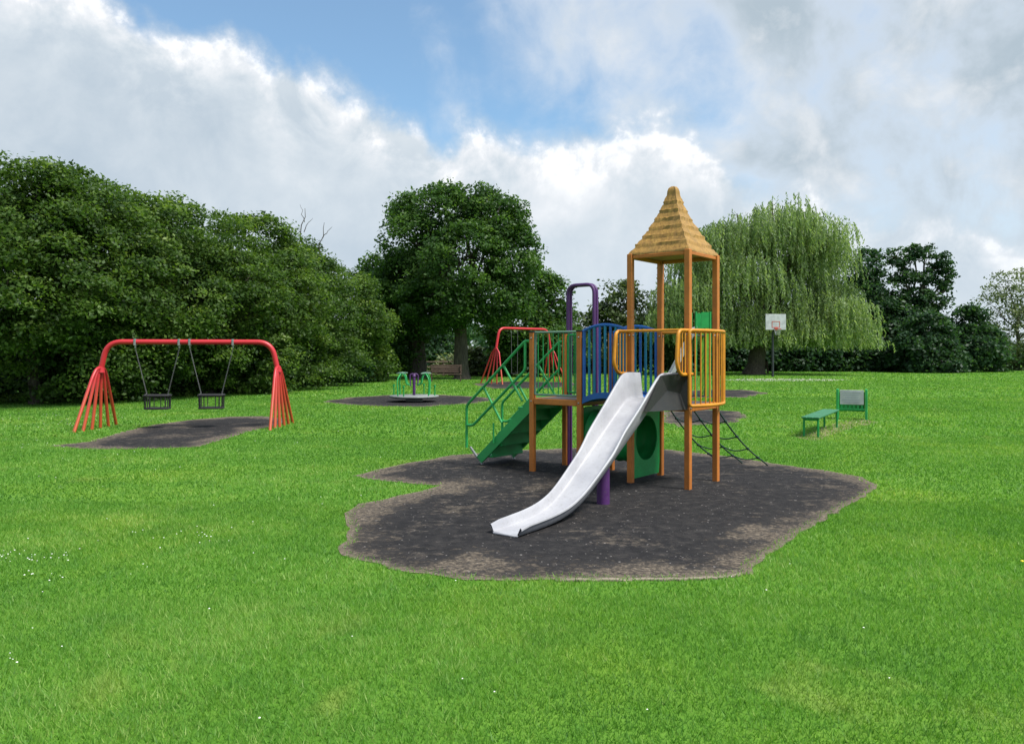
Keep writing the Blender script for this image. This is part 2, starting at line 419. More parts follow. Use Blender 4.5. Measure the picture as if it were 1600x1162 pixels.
rubber('rubber_ground', None, [(1030, 612), (1110, 609), (1165, 609), (1198, 614), (1165, 621), (1050, 622)], .6, .6, .15)
rubber('rubber_ground', None, [(735, 600), (790, 596), (890, 597), (905, 602), (860, 607), (770, 607)], .8, .8, .15)
# a low concrete kerb along the near rim of the large surface
e_ = MB(); ks = [G(x, y) for x, y in ((868, 907), (940, 907), (1000, 906.5), (1060, 906), (1120, 903.5), (1168, 898))]
ks = [ks[i].lerp(ks[i+1], t/5)+Vector((random.uniform(-.01, .01), random.uniform(-.012, .012), random.uniform(-.006, .004))) for i in range(len(ks)-1) for t in range(5)]
for p, q in zip(ks, ks[1:]): e_.bar(p+Vector((0, 0, .006)), q+Vector((0, 0, .006)), .042, .02)
e_.build('edging', 'concrete', m_main)
# worn patch of earth below the green bench and frame
def patch(name, px, mat, z, seg=.3, amp=.09, keep=True):
    poly = rough_poly(px, seg, amp)
    if keep: POLYS.append(poly)
    b_ = MB(); b_.add([(x, y, z) for x, y in poly], [tuple(range(len(poly)))])
    o = b_.build(name, mat, smooth=False); me = o.data
    if me.polygons[0].normal.z < 0: me.flip_normals()
    return tag(o, kind='structure')
patch('worn_earth', [(1240, 684), (1268, 676), (1300, 662), (1345, 655), (1378, 660), (1330, 668), (1300, 680), (1275, 688)], 'soil', .004, keep=False)
patch('footpath', [(1120, 594), (1160, 591.5), (1240, 591.5), (1330, 593), (1300, 595), (1200, 595.5)], 'path_stone', .004, 1.2, .05, keep=False)

# ------------------------------------------------------------------ the climbing frame
UX = Vector((.78, -.626, 0)).normalized(); ROT = math.atan2(UX.y, UX.x)
H = .41; DK = 1.06                              # half a platform, deck height
cf = empty('climbing_frame', (2.134, 10.4, 0), ROT, 'climbing frame with thatch-look pointed roof, white slide, blue bridge and green stairs', 'climbing frame')
def post(u, v, z1, w=.074):
    b_ = MB(); b_.box((u, v, z1/2), (w, w, z1), .006); return b_.build('post', 'orange', cf)
for u, v in ((H, -H), (H, H), (-H, H), (-H, -H)): post(u, v, 3.0)
LX = -1.617
for u, v in ((LX-H, -H), (LX-H, H), (LX+H, -H), (LX+H, H)): post(u, v, 2.0)
# roof: one moulded shell in seven courses
def roof():
    b_ = MB(); rows = [(.41, 2.985), (.440, 2.985)]; n = 7; z0, z1 = 3.0, 3.80
    def half(t): return .362*(1-t)**1.22+.062+.018*math.sin(math.pi*t)*-1
    for i in range(n):
        for q in range(5):
            t = (i+q/5)/n; rows.append((half(t)+.014*(1-q/5)**.8-(.004 if q == 4 else 0), z0+(z1-z0)*t+(.012 if q == 0 and i else 0)))
    rows += [(.062, z1+.01), (.060, z1+.04), (.050, z1+.07), (.032, z1+.092), (.012, z1+.10)]
    m = 10; vs = []; fs = []
    for h, z in rows:
        for sd_ in range(4):
            for j in range(m):
                t_ = -1+2*j/m; x, y = t_*h, -h
                bul = 1-.04*(1-t_*t_); y *= bul
                an = sd_*math.pi/2; X, Y = x*math.cos(an)-y*math.sin(an), x*math.sin(an)+y*math.cos(an)
                k_ = random.uniform(-.006, .006)
                vs.append((X*(1+k_*.8), Y*(1+k_*.8), z+k_*1.3))
    N = 4*m
    for i in range(len(rows)-1):
        for j in range(N): q = (j+1) % N; fs.append((i*N+j, i*N+q, (i+1)*N+q, (i+1)*N+j))
    fs += [tuple((len(rows)-1)*N+j for j in range(N)), tuple(range(N-1, -1, -1))]
    b_.add(vs, fs); return b_.build('roof', 'thatch', cf, sharp=50)
rf = roof()
b_ = MB()
for s_ in (-1, 1):
    b_.box((0, s_*(H), 2.960), (2*H-.084, .04, .045), .006); b_.box((s_*H, 0, 2.960), (.04, 2*H-.084, .045), .006)
b_.build('roof_frame', 'orange', rf)
# decks
def deck(cx, w):
    b_ = MB(); b_.box((cx, 0, DK-.02), (2*w-.084, 2*H-.084, .035), .006); d = b_.build('deck', 'deck_grey', cf)
    for s_ in (-1, 1):
        q = MB(); q.box((cx, s_*H, DK-.045), (2*w-.084, .06, .085), .008); q.build('rim_beam', 'orange', d)
        q = MB(); q.box((cx+s_*w, 0, DK-.045), (.06, 2*H-.084, .085), .008); q.build('rim_beam', 'orange', d)
deck(0, H); deck(LX, H)
# barriers: a bent tube frame with upright bars
def barrier(name, fr, bars, mat, rf_=.019, rb=.009, closed=True, fl=.07, barmat=None, n=10):
    b_ = MB(); b_.tube(fillet(fr, fl, 6, closed), rf_, n, closed); o = b_.build(name, mat, cf)
    for p, q in bars:
        c_ = MB(); c_.tube([p, q], rb, 8); c_.build('bar', barmat or mat, o)
    return o
RT, RB = 1.985, DK-.01
for o in [c for c in cf.children if c.name.split('.')[0] == 'post']:
    xs = [v.co.x for v in o.data.vertices]; ys = [v.co.y for v in o.data.vertices]; px_, py_ = (min(xs)+max(xs))/2, (min(ys)+max(ys))/2; zt_ = max(v.co.z for v in o.data.vertices)
    for zz_ in (DK-.045, RT-.05 if zt_ > 2.5 else 1.92):
        for ddx, ddy in ((.039, 0), (-.039, 0), (0, .039), (0, -.039)):
            q = MB(); q.lathe([(.013, -.004), (.013, .004), (.009, .009)], 8); vs = [(Vector((x, y, z))) for x, y, z in q.v]
            ax_ = Vector((ddx, ddy, 0)).normalized().to_track_quat('Z', 'Y').to_matrix(); q.v = [tuple(ax_ @ v_ + Vector((px_+ddx, py_+ddy, zz_))) for v_ in vs]; q.build('bolt', 'galvanised', o)
    q = MB(); q.box((px_, py_, zt_+.008), (.088, .088, .02), .006)
    if zt_ < 2.5: q.build('cap', 'black_rubber', o)
# bowed amber barrier on the right-hand face of the tower
bow = lambda v: H+.055+.14*(1-(v/(H+.12))**2)
vs_ = [(-H-.10)+(2*H+.20)*i/12 for i in range(13)]
fr = [(bow(v), v, RT) for v in vs_]+[(bow(v), v, RB) for v in reversed(vs_)]
barrier('barrier', fr, [((bow(v), v, RB), (bow(v), v, RT)) for v in vs_[1:-1]], 'amber', .022, .010, fl=.05)
# amber guards on both sides of the slide mouth, with a bar across
for s_ in (-1, 1):
    u = s_*(H+.03)
    fr = [(u, -H+.06, RT), (u, -H-.33, RT), (u, -H-.37, 1.56), (u, -H-.27, 1.44), (u, -H+.06, 1.44)]
    barrier('slide_guard', fr, [((u, -H-q, 1.45), (u, -H-q, RT)) for q in (.06, .14, .22, .29)], 'amber', .022, .010, closed=False, fl=.10)
b_ = MB(); b_.tube([(-H-.03, -H-.26, RT), (H+.03, -H-.26, RT)], .018, 10); b_.build('grab_bar', 'amber', cf)
# back of the tower: low barrier, half open for the net
fr = [(-H+.04, H, RT), (H-.04, H, RT)]
b_ = MB(); b_.tube(fr, .018, 10); b_.build('grab_bar', 'amber', cf)
# left platform: grey-green rail with thin bars on the near side
fr = [(LX-H+.045, -H, 2.0), (LX+H-.045, -H, 2.0), (LX+H-.045, -H, DK+.05), (LX-H+.045, -H, DK+.05)]
barrier('barrier', fr, [((LX-H+.10+i*.089, -H, DK+.05), (LX-H+.10+i*.089, -H, 2.0)) for i in range(8)], 'rail_green', .016, .0075, fl=.03, barmat='green')
fr = [(LX-H+.045, H, 1.98), (LX-.16, H, 1.98), (LX-.16, H, DK+.05), (LX-H+.045, H, DK+.05)]
barrier('barrier', fr, [((LX-H+.11+i*.08, H, DK+.05), (LX-H+.11+i*.08, H, 1.98)) for i in range(3)], 'green', .015, .0075, fl=.03)
# arched bridge
BX0, BX1 = LX+H+.045, -H-.045; BC, BW = (BX0+BX1)/2, (BX1-BX0)/2
arch = lambda u: .085*(1-((u-BC)/BW)**2)
us = [BX0+(BX1-BX0)*i/12 for i in range(13)]
b_ = MB(); vs = []; fs = []
for u in us:
    for (v, dz) in ((-.36, 0), (.36, 0), (.36, -.035), (-.36, -.035)): vs.append((u, v, DK+arch(u)+dz))
for i in range(12):
    for j in range(4): q = (j+1) % 4; fs.append((i*4+j, i*4+q, i*4+4+q, i*4+4+j))
fs += [(3, 2, 1, 0), (48, 49, 50, 51)]
b_.add(vs, fs); bd = b_.build('bridge', 'blue', cf, sharp=30)
for s_ in (-1, 1):
    v = s_*.40
    q = MB(); q.tube([(u, v, 2.0+arch(u)) for u in us], .022, 10); rail = q.build('bridge_barrier', 'blue', cf)
    q = MB(); k = len(us); vs = []
    for u in us:
        for dv, dz in ((-.025, -.05), (.025, -.05), (.025, .03), (-.025, .03)): vs.append((u, v+dv, DK+arch(u)+dz))
    fs = [(i*4+j, i*4+(j+1) % 4, i*4+4+(j+1) % 4, i*4+4+j) for i in range(12) for j in range(4)]+[(3, 2, 1, 0), (48, 49, 50, 51)]
    q.add(vs, fs); q.build('bottom_rail', 'blue', rail, sharp=30)
    for i in range(9):
        u = BX0+.015+(BX1-BX0-.03)*i/8
        q = MB(); q.tube([(u, v, DK+arch(u)), (u, v, 2.0+arch(u))], .026 if i in (0, 8) else .018, 10); q.build('bar', 'blue' if i in (0, 3, 5, 8) else 'teal', rail)
# crawl tunnel below the bridge, held by two green panels with round openings
tz = .56; tr_ = .335
q = MB(); seg = 28; vs = []; fs = []
prof = []
n = 17
for i in range(n+1):
    u = BX0-.02+(BX1-BX0+.04)*i/n; prof.append((u, tr_+(.014 if i % 3 == 0 else 0)))
for rr in (0, -.012):
    for u, r_ in prof:
        for j in range(seg): an = 2*math.pi*j/seg; vs.append((u, (r_+rr)*math.cos(an), tz+(r_+rr)*math.sin(an)))
for s_ in range(2):
    o_ = s_*(n+1)*seg
    for i in range(n):
        for j in range(seg):
            k = (j+1) % seg; f = (o_+i*seg+j, o_+i*seg+k, o_+i*seg+seg+k, o_+i*seg+seg+j); fs.append(f if s_ else f[::-1])
q.add(vs, fs); tun = q.build('tunnel', 'green', cf, sharp=60)
def holed_panel(u, th=.02):
    q = MB(); seg = 32; vs = []; fs = []
    y0, z0, z1 = H-.045, .05, DK-.10
    for du in (-th/2, th/2):
        for j in range(seg):
            an = 2*math.pi*j/seg; c_, s_ = math.cos(an), math.sin(an)
            vs.append((u+du, .29*c_, tz+.30*s_))
        for j in range(seg):
            an = 2*math.pi*j/seg; c_, s_ = math.cos(an), math.sin(an)
            k = min(y0/max(abs(c_), 1e-6), ((z1-tz) if s_ > 0 else (tz-z0))/max(abs(s_), 1e-6)); vs.append((u+du, k*c_, tz+k*s_))
    # exact corners
    for L in (0, 1):
        for j in range(seg):
            k = (j+1) % seg; a0 = L*2*seg; f = (a0+j, a0+k, a0+seg+k, a0+seg+j); fs.append(f if L else f[::-1])
    for j in range(seg):
        k = (j+1) % seg; fs.append((j, k, 2*seg+k, 2*seg+j)); fs.append((seg+k, seg+j, 3*seg+j, 3*seg+k))
    q.add(vs, fs); return q.build('tunnel_panel', 'green', tun, sharp=30)
holed_panel(-H); holed_panel(LX+H)
# stairs down the far end of the left platform
SX0, SX1 = LX-H-.03, LX-H-1.02
st = MB()
nt = 5
stairs = None
sl = (DK-.02)/(SX0-SX1)
for s_ in (-1, 1):
    v = s_*(H-.02); q = MB()
    vs = []
    dpt = .10
    for th in (-.015, .015):
        vs += [(SX0, v+th, DK+.0), (SX0, v+th, DK-.19), (SX1+.03, v+th, .03), (SX1-.07, v+th, .115)]
    fs = [(0, 1, 2, 3), (7, 6, 5, 4)]+[(i, 4+i, 4+(i+1) % 4, (i+1) % 4) for i in range(4)]
    q.add(vs, fs); o = q.build('stringer' if stairs else 'stairs', 'stair_green', stairs or cf, smooth=False)
    if stairs is None: stairs = o
    f_ = MB(); f_.bar((SX1-.20, v, .26), (SX1+.05, v, .01), .03, .03); f_.build('foot', 'galvanised', stairs)
for i in range(nt):
    z = (i+.75)*DK/(nt+.6); u = SX1+(z/sl)
    q = MB(); q.box((u-.02, 0, z), (.24, 2*H-.075, .03), .004); t_ = q.build('tread', 'green', stairs)
    q = MB(); q.box((u+.085, 0, z+.09), (.018, 2*H-.075, .16), .003); q.build('riser', 'green', stairs)
for s_ in (-1, 1):
    v = s_*(H+.02); q = MB(); r_ = .021
    top = [(SX0-.005, v, 1.88), (SX0-.09, v, 1.88), (SX1-.24, v, .90), (SX1-.24, v, .25)]
    q.tube(fillet(top, .06), r_, 10); hr = q.build('handrail', 'stair_green', cf)
    lowr = [(SX0-.09, v, 1.87), (SX0-.09, v, 1.46), (SX1-.11, v, .60), (SX1-.24, v, .60)]
    q = MB(); q.tube(fillet(lowr, .05), r_, 10); q.build('mid_rail', 'stair_green', hr)
    for t0 in (.36, .70):
        ut = (SX0-.09)+(SX1-.24-SX0+.09)*t0; zt = 1.88+(.90-1.88)*t0
        q = MB(); q.tube([(ut, v, zt), (ut+.36, v, zt-.46-.06)], .018, 8); q.build('brace', 'stair_green', hr)
    q = MB(); q.tube([(SX1+.30, v, .36), (SX1+.30, v, .66)], .013, 8); q.build('stanchion', 'stair_green', hr)
# purple hoops and rung ladder on the far side of the left platform
hp = None
for dv, ua, ub, zt in ((.03, LX-.38, LX+.09, 2.73), (.11, LX-.385, LX+.085, 2.73)):
    q = MB(); q.tube(fillet([(ua, H+dv, .0), (ua, H+dv, zt), (ub, H+dv, zt), (ub, H+dv, .0)], .14, 8), .026, 12)
    o = q.build('hoop' if hp else 'climbing_hoops', 'purple', hp or cf)
    if hp is None: hp = o
lad = MB(); lad.tube([(LX+.02, H+.10, 0), (LX+.02, H+.10, DK)], .011, 8); lad = lad.build('ladder', 'green', cf)
q = MB(); q.tube([(LX+.24, H+.10, 0), (LX+.24, H+.10, DK)], .011, 8); q.build('upright', 'green', lad)
for i in range(4):
    q = MB(); q.tube([(LX+.02, H+.10, .2+i*.22), (LX+.24, H+.10, .2+i*.22)], .009, 8); q.build('rung', 'green', lad)
# rope net from the back of the tower to the ground
net = None; nodes = {}
ru = (-.36, 0.0, .36)
for i, u in enumerate(ru):
    pts = []
    for k in range(11):
        t_ = k/10; sag = .10*math.sin(math.pi*t_)
        pts.append((u*(1+.12*t_), H+.03+1.85*t_, (DK-.03)*(1-t_)-sag+.012*t_ if t_ < 1 else .0))
    pts = [(a_, b_, max(c_, .0)) for a_, b_, c_ in pts]
    q = MB(); q.tube(pts, .011, 7); o = q.build('rope' if net else 'climbing_net', 'rope', net or cf); net = net or o
    for k in (2, 4, 6, 8): nodes[i, k] = pts[k]
for k in (2, 4, 6, 8):
    for i in (0, 1):
        a_, b2 = Vector(nodes[i, k]), Vector(nodes[i+1, k]); mid = (a_+b2)/2-Vector((0, 0, .045))
        q = MB(); q.tube([a_, a_.lerp(mid, .6)-Vector((0, 0, .008)), mid, b2.lerp(mid, .6)-Vector((0, 0, .008)), b2], .009, 7); q.build('cross_rope', 'rope', net)
for key, p in nodes.items():
    q = MB(); q.lathe([(.001, -.022), (.02, -.014), (.023, 0), (.02, .014), (.001, .022)], 8, p); q.build('rope_joint', 'rope', net)
# the slide
def slide():
    prof = [(0.0, 1.13, .32), (.30, 1.13, .33), (.48, 1.125, .33), (.60, 1.07, .31), (.80, .955, .275), (1.0, .837, .245), (1.2, .72, .225), (1.40, .602, .205),
            (1.48, .555, .18), (1.56, .508, .14), (1.70, .427, .13), (1.85, .34, .125), (2.0, .255, .12), (2.18, .165, .11), (2.35, .105, .10), (2.55, .06, .095), (2.8, .038, .09), (3.1, .03, .085), (3.28, .03, .08), (3.35, .03, .05)]
    S = np.array(prof); ss = np.linspace(0, 3.35, 78)
    def sm(col):
        y = np.interp(ss, S[:, 0], S[:, col]); yy = np.pad(y, 2, mode='edge')
        return sum(yy[i:i+len(y)] for i in range(5))/5
    zz = sm(1); hh = sm(2)
    # cross-section, outer rim to outer rim; (lateral, height fraction, extra height)
    inner = [(-.275, 1, -.022), (-.275, 1, -.003), (-.268, 1, .003), (-.252, 1, .003), (-.244, 1, -.006), (-.226, .5, 0), (-.212, .12, 0), (-.200, .02, 0), (-.17, 0, 0), (-.05, 0, -.003)]
    inner = inner+[(-a_, b2, c_) for a_, b2, c_ in reversed(inner)]
    outer = [(-.262, 1, -.02), (-.240, .5, -.010), (-.222, .08, -.014), (-.19, 0, -.02), (.19, 0, -.02), (.222, .08, -.014), (.240, .5, -.010), (.262, 1, -.02)]
    q = MB()
    for prof_, mi, flip in ((inner, 0, False), (outer, 1, True)):
        q.cur = mi; vs = []; fs = []; k = len(prof_)
        for s_, z, h in zip(ss, zz, hh):
            wq = float(np.interp(s_, (0, .5, 1.0, 1.7, 2.3, 3.35), (1.0, .95, .90, .80, .71, .66)))
            for a_, b2, c_ in prof_: vs.append((a_*wq+.0636*s_, -H-.02-s_*.998+a_*wq*.0636, z+h*b2+c_))
        for i in range(len(ss)-1):
            for j in range(k-1):
                f = (i*k+j, i*k+j+1, (i+1)*k+j+1, (i+1)*k+j); fs.append(f[::-1] if flip else f)
        q.add(vs, fs)
    # lip at the foot
    o = q.build('slide', ['slide_white', 'slide_back'], cf, sharp=60)
    q = MB(); s_, z = ss[-1], zz[-1]; X = lambda a_, e_: (a_+.0636*(s_+e_), -H-.02-(s_+e_)*.998+a_*.0636, z-.012)
    q.tube([X(-.135, -.005), X(-.12, .012), X(.12, .012), X(.135, -.005)], .013, 8); q.build('foot_lip', 'slide_white', o)
    # flared head panels that close the gap to the posts
    for s2 in (-1, 1):
        q = MB(); u0, u1 = s2*.272, s2*(H-.0)
        vs = [(u1, -H-.045, 1.46), (u0, -H-.10, 1.46), (u0+.03, -H-.52, 1.43), (u0*.94+.055, -H-.95, DK-.04), (u0, -H-.10, DK-.06), (u1, -H-.045, DK-.06)]
        vs2 = [(x+s2*.018, y-.006, z) for x, y, z in vs]
        n_ = len(vs); fs = [tuple(range(n_)), tuple(range(2*n_-1, n_-1, -1))]+[(i, n_+i, n_+(i+1) % n_, (i+1) % n_) for i in range(n_)]
        q.add(vs+vs2, fs); q.build('head_panel', 'slide_shell', o, smooth=False)
    # purple leg
    q = MB(); q.tube([(.085, -1.87, -.05), (.085, -1.87, .515)], .073, 20); q.build('slide_leg', 'purple', o)
slide()

# ------------------------------------------------------------------ swings
def swing(label, pl, pr, zt, zj, spread, hang, seat, rb=.060, rl=.035, group=None, sp=.95, kind='cradle', foot=.5):
    pl, pr = Vector(pl), Vector(pr); mid = (pl+pr)/2; d = (pr-pl); L = d.length; rz = math.atan2(d.y, d.x)
    root = empty('swing_set', mid, rz, label, 'swing set')
    h = L/2
    b_ = MB(); b_.tube(fillet([(-h+.10, 0, zj), (-h+.24, 0, zt), (h-.24, 0, zt), (h-.10, 0, zj)], .32, 10), rb, 14); b_.build('crossbar', 'swing_red', root)
    for s_ in (-1, 1):
        for k in range(6):
            t_ = (k-2.5)/2.5
            x0 = s_*(h-.10); fx = s_*h+t_*spread*math.tan(rz)
            b_ = MB(); pts = [(x0, t_*.03, zj+.05), (x0+s_*.005+t_*.02, t_*.17, zj+.04), (x0+s_*.02+t_*.04, t_*.31, zj-.13), (fx, t_*spread, -.05)]
            b_.tube(fillet(pts, .10, 4), rl, 10); b_.build('leg', 'swing_red', root)
        b_ = MB(); b_.lathe([(.02, zj+.10), (rb+.012, zj+.08), (rb+.02, zj), (rb+.03, zj-.05), (.03, zj-.06)], 14, (s_*(h-.10), 0, 0)); b_.build('collar', 'swing_red', root)
    for q_, xc in enumerate(hang):
        for s_ in (-1, 1):
            b_ = MB(); b_.box((xc+s_*sp/2, 0, zt-.01), (.05, 2*rb+.03, 2*rb+.03), .01); b_.box((xc+s_*sp/2, 0, zt-rb-.05), (.03, .05, .07), .01)
            b_.build('hanger', 'galvanised', root)
        c = root.matrix_basis
        pos = Matrix.Translation(mid) @ Matrix.Rotation(rz, 4, 'Z') @ Vector((xc, 0, 0))
        se = empty('toddler_swing', (pos.x, pos.y, 0), rz, seat[q_], 'toddler swing', group)
        sw = .27; zs = .74
        for s_ in (-1, 1):
            b_ = MB(); p0 = Vector((s_*sp/2, 0, zt-rb-.09)); p1 = Vector((s_*(sw-.04), 0, zs+.04)); n = 34
            for i in range(n):                                   # chain of links
                a_ = p0.lerp(p1, i/n); e2 = p0.lerp(p1, (i+1.25)/n); off = Vector((.0, .008, 0)) if i % 2 else Vector((.008, 0, 0))
                b_.tube([a_+off, e2+off], .0045, 4); b_.tube([a_-off, e2-off], .0045, 4)
            for y_ in (-.16, .16): b_.tube([p1, (s_*sw, y_, zs)], .007, 6)
            b_.build('chain', 'chain_metal', se)
        ring = lambda z, k_: [(sw*k_*math.copysign(abs(math.cos(t))**.5, math.cos(t)), .19*k_*math.copysign(abs(math.sin(t))**.5, math.sin(t)), z) for t in [2*math.pi*i/28 for i in range(28)]]
        b_ = MB(); b_.tube(ring(zs, 1), .026, 8, True); b_.build('top_ring', 'black_rubber', se)
        b_ = MB(); b_.tube(ring(.45, .96), .020, 8, True); b_.box((0, 0, .455), (.46, .32, .035), .01); b_.build('seat', 'black_rubber', se)
        R0, R1 = ring(zs, 1), ring(.45, .96)
        for i in range(0, 28, 2):
            b_ = MB(); b_.tube([R0[i], R1[i]], .010, 6); b_.build('bar', 'black_rubber', se)
swing('red tubular swing frame nearest the camera, in front of the hedge', (-9.38, 17.75, 0), (-5.36, 18.35, 0), 1.96, 1.32, .92, (-.72, .46),
      ('black caged toddler seat on chains, nearer the left legs of the near red swing', 'black caged toddler seat on chains, nearer the right legs of the near red swing'), group='toddler swings on the near red frame')
def far_swing():
    root = empty('swing_set', (.70, 45.5, 0), R(42), 'distant red swing frame seen beyond the green stairs', 'swing set')
    zt, zj, h = 3.12, 1.9, 2.35; rb = .075
    b_ = MB(); b_.tube(fillet([(-h+.2, 0, zj), (-h+.45, 0, zt), (h-.45, 0, zt), (h-.2, 0, zj)], .4, 8), rb, 10); b_.build('crossbar', 'swing_red', root)
    for s_ in (-1, 1):
        for k in range(5):
            t_ = (k-2)/2; b_ = MB(); b_.tube(fillet([(s_*(h-.2), t_*.05, zj+.1), (s_*(h-.17), t_*.30, zj-.15), (s_*(h+.15), t_*.95, -.05)], .1, 4), .042, 8); b_.build('leg', 'swing_red', root)
    for k, x in enumerate((-.75, .75)):
        se = empty('hanging_swing', root.matrix_basis @ Vector((x, 0, 0)), 0, ('flat black swing seat hanging from the left half of the distant red swing', 'flat black swing seat hanging from the right half of the distant red swing')[k], 'swing')
        se.location = (.70+x*math.cos(R(42)), 45.5+x*math.sin(R(42)), 0); se.rotation_euler = (0, 0, R(42))
        for s_ in (-1, 1):
            b_ = MB(); b_.tube([(s_*.25, 0, zt-.07), (s_*.22, 0, .56)], .012, 6); b_.build('chain', 'chain_metal', se)
        b_ = MB(); b_.box((0, 0, .54), (.46, .2, .04), .01); b_.build('seat', 'black_rubber', se)
far_swing()

# ------------------------------------------------------------------ roundabout
ra = empty('roundabout', G(647, 627.5), R(20), 'low playground roundabout with green hand rails and purple centre post', 'roundabout')
b_ = MB(); b_.lathe([(.3, .02), (.3, .12), (.72, .13), (.86, .17), (.87, .20), (.85, .225), (.3, .235), (.02, .236)], 40); plat = b_.build('platform', 'ride_grey', ra)
b_ = MB(); b_.tube([(0, 0, .2), (0, 0, .92)], .05, 14); b_.tube([(0, 0, .9), (0, 0, 1.0)], [.075, .03], 14); b_.build('centre_post', 'purple', ra)
b_ = MB(); b_.tube(fillet([(-.13, 0, .55), (-.15, 0, .98), (.15, 0, .98), (.13, 0, .55)], .1), .022, 8); b_.build('centre_hoop', 'purple', ra)
for k in range(4):
    an = k*math.pi/2+.5; c_, s_ = math.cos(an), math.sin(an); P = lambda r, z, t=0: (r*c_-t*s_, r*s_+t*c_, z)
    b_ = MB(); b_.tube(fillet([P(.74, .2), P(.78, .78), P(.60, 1.02), P(.42, .92), P(.36, .62), P(.20, .60)], .12), .024, 8); hr = b_.build('hand_rail', 'green' if k % 2 else 'stair_green', ra)
    b_ = MB(); b_.tube([P(.60, 1.0, -.22), P(.60, 1.02, 0), P(.60, 1.0, .22)], .02, 8); b_.build('grip', 'rail_green', hr)
    b_ = MB(); b_.tube([P(.74, .2, .3), P(.74, .56, .3)], .022, 8); b_.tube([P(.74, .53, .3), P(.74, .60, .3)], .04, 8); b_.build('short_post', 'green', ra)

# ------------------------------------------------------------------ free-standing slide beyond the tower
fs_ = empty('free_standing_slide', (7.55, 31.5, 0), R(0), 'tall green framed slide with white chute, seen through the tower behind the mat', 'slide')
for x in (-.28, .28):
    for y in (-.4, .4):
        b_ = MB(); b_.tube([(x, y, 0), (x, y, 3.35)], .04, 10); b_.build('post', 'green', fs_)
b_ = MB(); b_.box((0, 0, 2.4), (.48, .74, .06), .01); b_.build('deck', 'deck_grey', fs_)
for y in (-.4, .4):
    b_ = MB(); b_.box((.1, y, 3.02), (.34, .03, .62)); b_.build('side_panel', 'green', fs_, smooth=False)
    b_ = MB(); b_.box((.16, y, 1.35), (.12, .03, 2.7)); b_.build('side_panel', 'lime', fs_, smooth=False)
for k in range(7):
    b_ = MB(); b_.tube([(.28, -.36, .3+k*.27), (.28, .36, .3+k*.27)], .02, 8); b_.build('rung', 'galvanised', fs_)
def chute():
    q = MB(); P = [(-.3, 2.45), (-.55, 2.4), (-1.2, 1.6), (-1.9, .75), (-2.3, .36), (-2.9, .27)]
    sec = [(-.27, .30), (-.25, .32), (-.23, .30), (-.21, .03), (0, 0), (.21, .03), (.23, .30), (.25, .32), (.27, .30), (.25, -.03), (-.25, -.03)]; vs = []; fs = []; k = len(sec)
    for x, z in P:
        for y, h in sec: vs.append((x*.62, x*.95+y*.55 if False else y, z+h))
    for i in range(len(P)-1):
        for j in range(k): n = (j+1) % k; fs.append((i*k+j, i*k+n, i*k+k+n, i*k+k+j))
    fs += [tuple(range(k)), tuple((len(P)-1)*k+j for j in reversed(range(k)))]
    q.add(vs, fs); return q.build('chute', 'slide_white', fs_)
chute()
b_ = MB(); b_.tube([(-.8, 0, 0), (-.75, 0, 1.45)], .06, 10); b_.build('chute_leg', 'purple', fs_)

# ------------------------------------------------------------------ green bench and notice frame on the right
p1, p2 = (G(1257, 682)+G(1277, 684))/2, (G(1289, 668)+G(1307, 667.5))/2
dv = p2-p1; bl = dv.length; be = empty('bench', (p1+p2)/2, math.atan2(dv.y, dv.x), 'low backless green metal bench on worn earth at the right', 'bench')
hh = .42
for k in range(3):
    b_ = MB(); b_.box((0, (k-1)*.118, hh-.02), (bl+.16, .108, .035), .008); b_.build('slat', 'bench_green', be)
for s_ in (-1, 1):
    for t_ in (-1, 1):
        b_ = MB(); b_.box((s_*(bl/2-.02), t_*.135, (hh-.04)/2), (.04, .04, hh-.04), .006); b_.build('leg', 'green', be)
    b_ = MB(); b_.box((s_*(bl/2-.02), 0, hh-.062), (.04, .225, .045), .006); b_.build('end_rail', 'green', be)
nb = empty('notice_frame', G(1331, 655), R(-24), 'low green four-post frame holding a white notice panel, right of the bench', 'notice frame')
for x in (-.34, .34):
    for y in (-.14, .14):
        b_ = MB(); b_.box((x, y, .39), (.06, .05, .78), .008); b_.build('post', 'stair_green', nb)
    b_ = MB(); b_.box((x, 0, .44), (.03, .228, .62), .006); b_.build('side_panel', 'green', nb)
b_ = MB(); b_.box((0, -.15, .575), (.56, .02, .37), .006); pn = b_.build('notice_panel', 'white_board', nb)
b_ = MB()
for k in range(5): b_.box((-.02*(k % 2), -.163, .70-k*.062), (.42-.05*(k % 3), .004, .014))
b_.build('print', 'ink', pn, smooth=False)
for k in range(6):
    b_ = MB(); b_.box((-.24+k*.096, -.145, .325), (.035, .025, .11), .005); b_.build('slat', 'green', nb)
b_ = MB(); b_.box((0, -.14, .27), (.61, .035, .04), .005); b_.build('rail', 'green', nb)
b_ = MB(); b_.box((0, .14, .45), (.61, .02, .5), .005); b_.build('back_panel', 'green', nb)

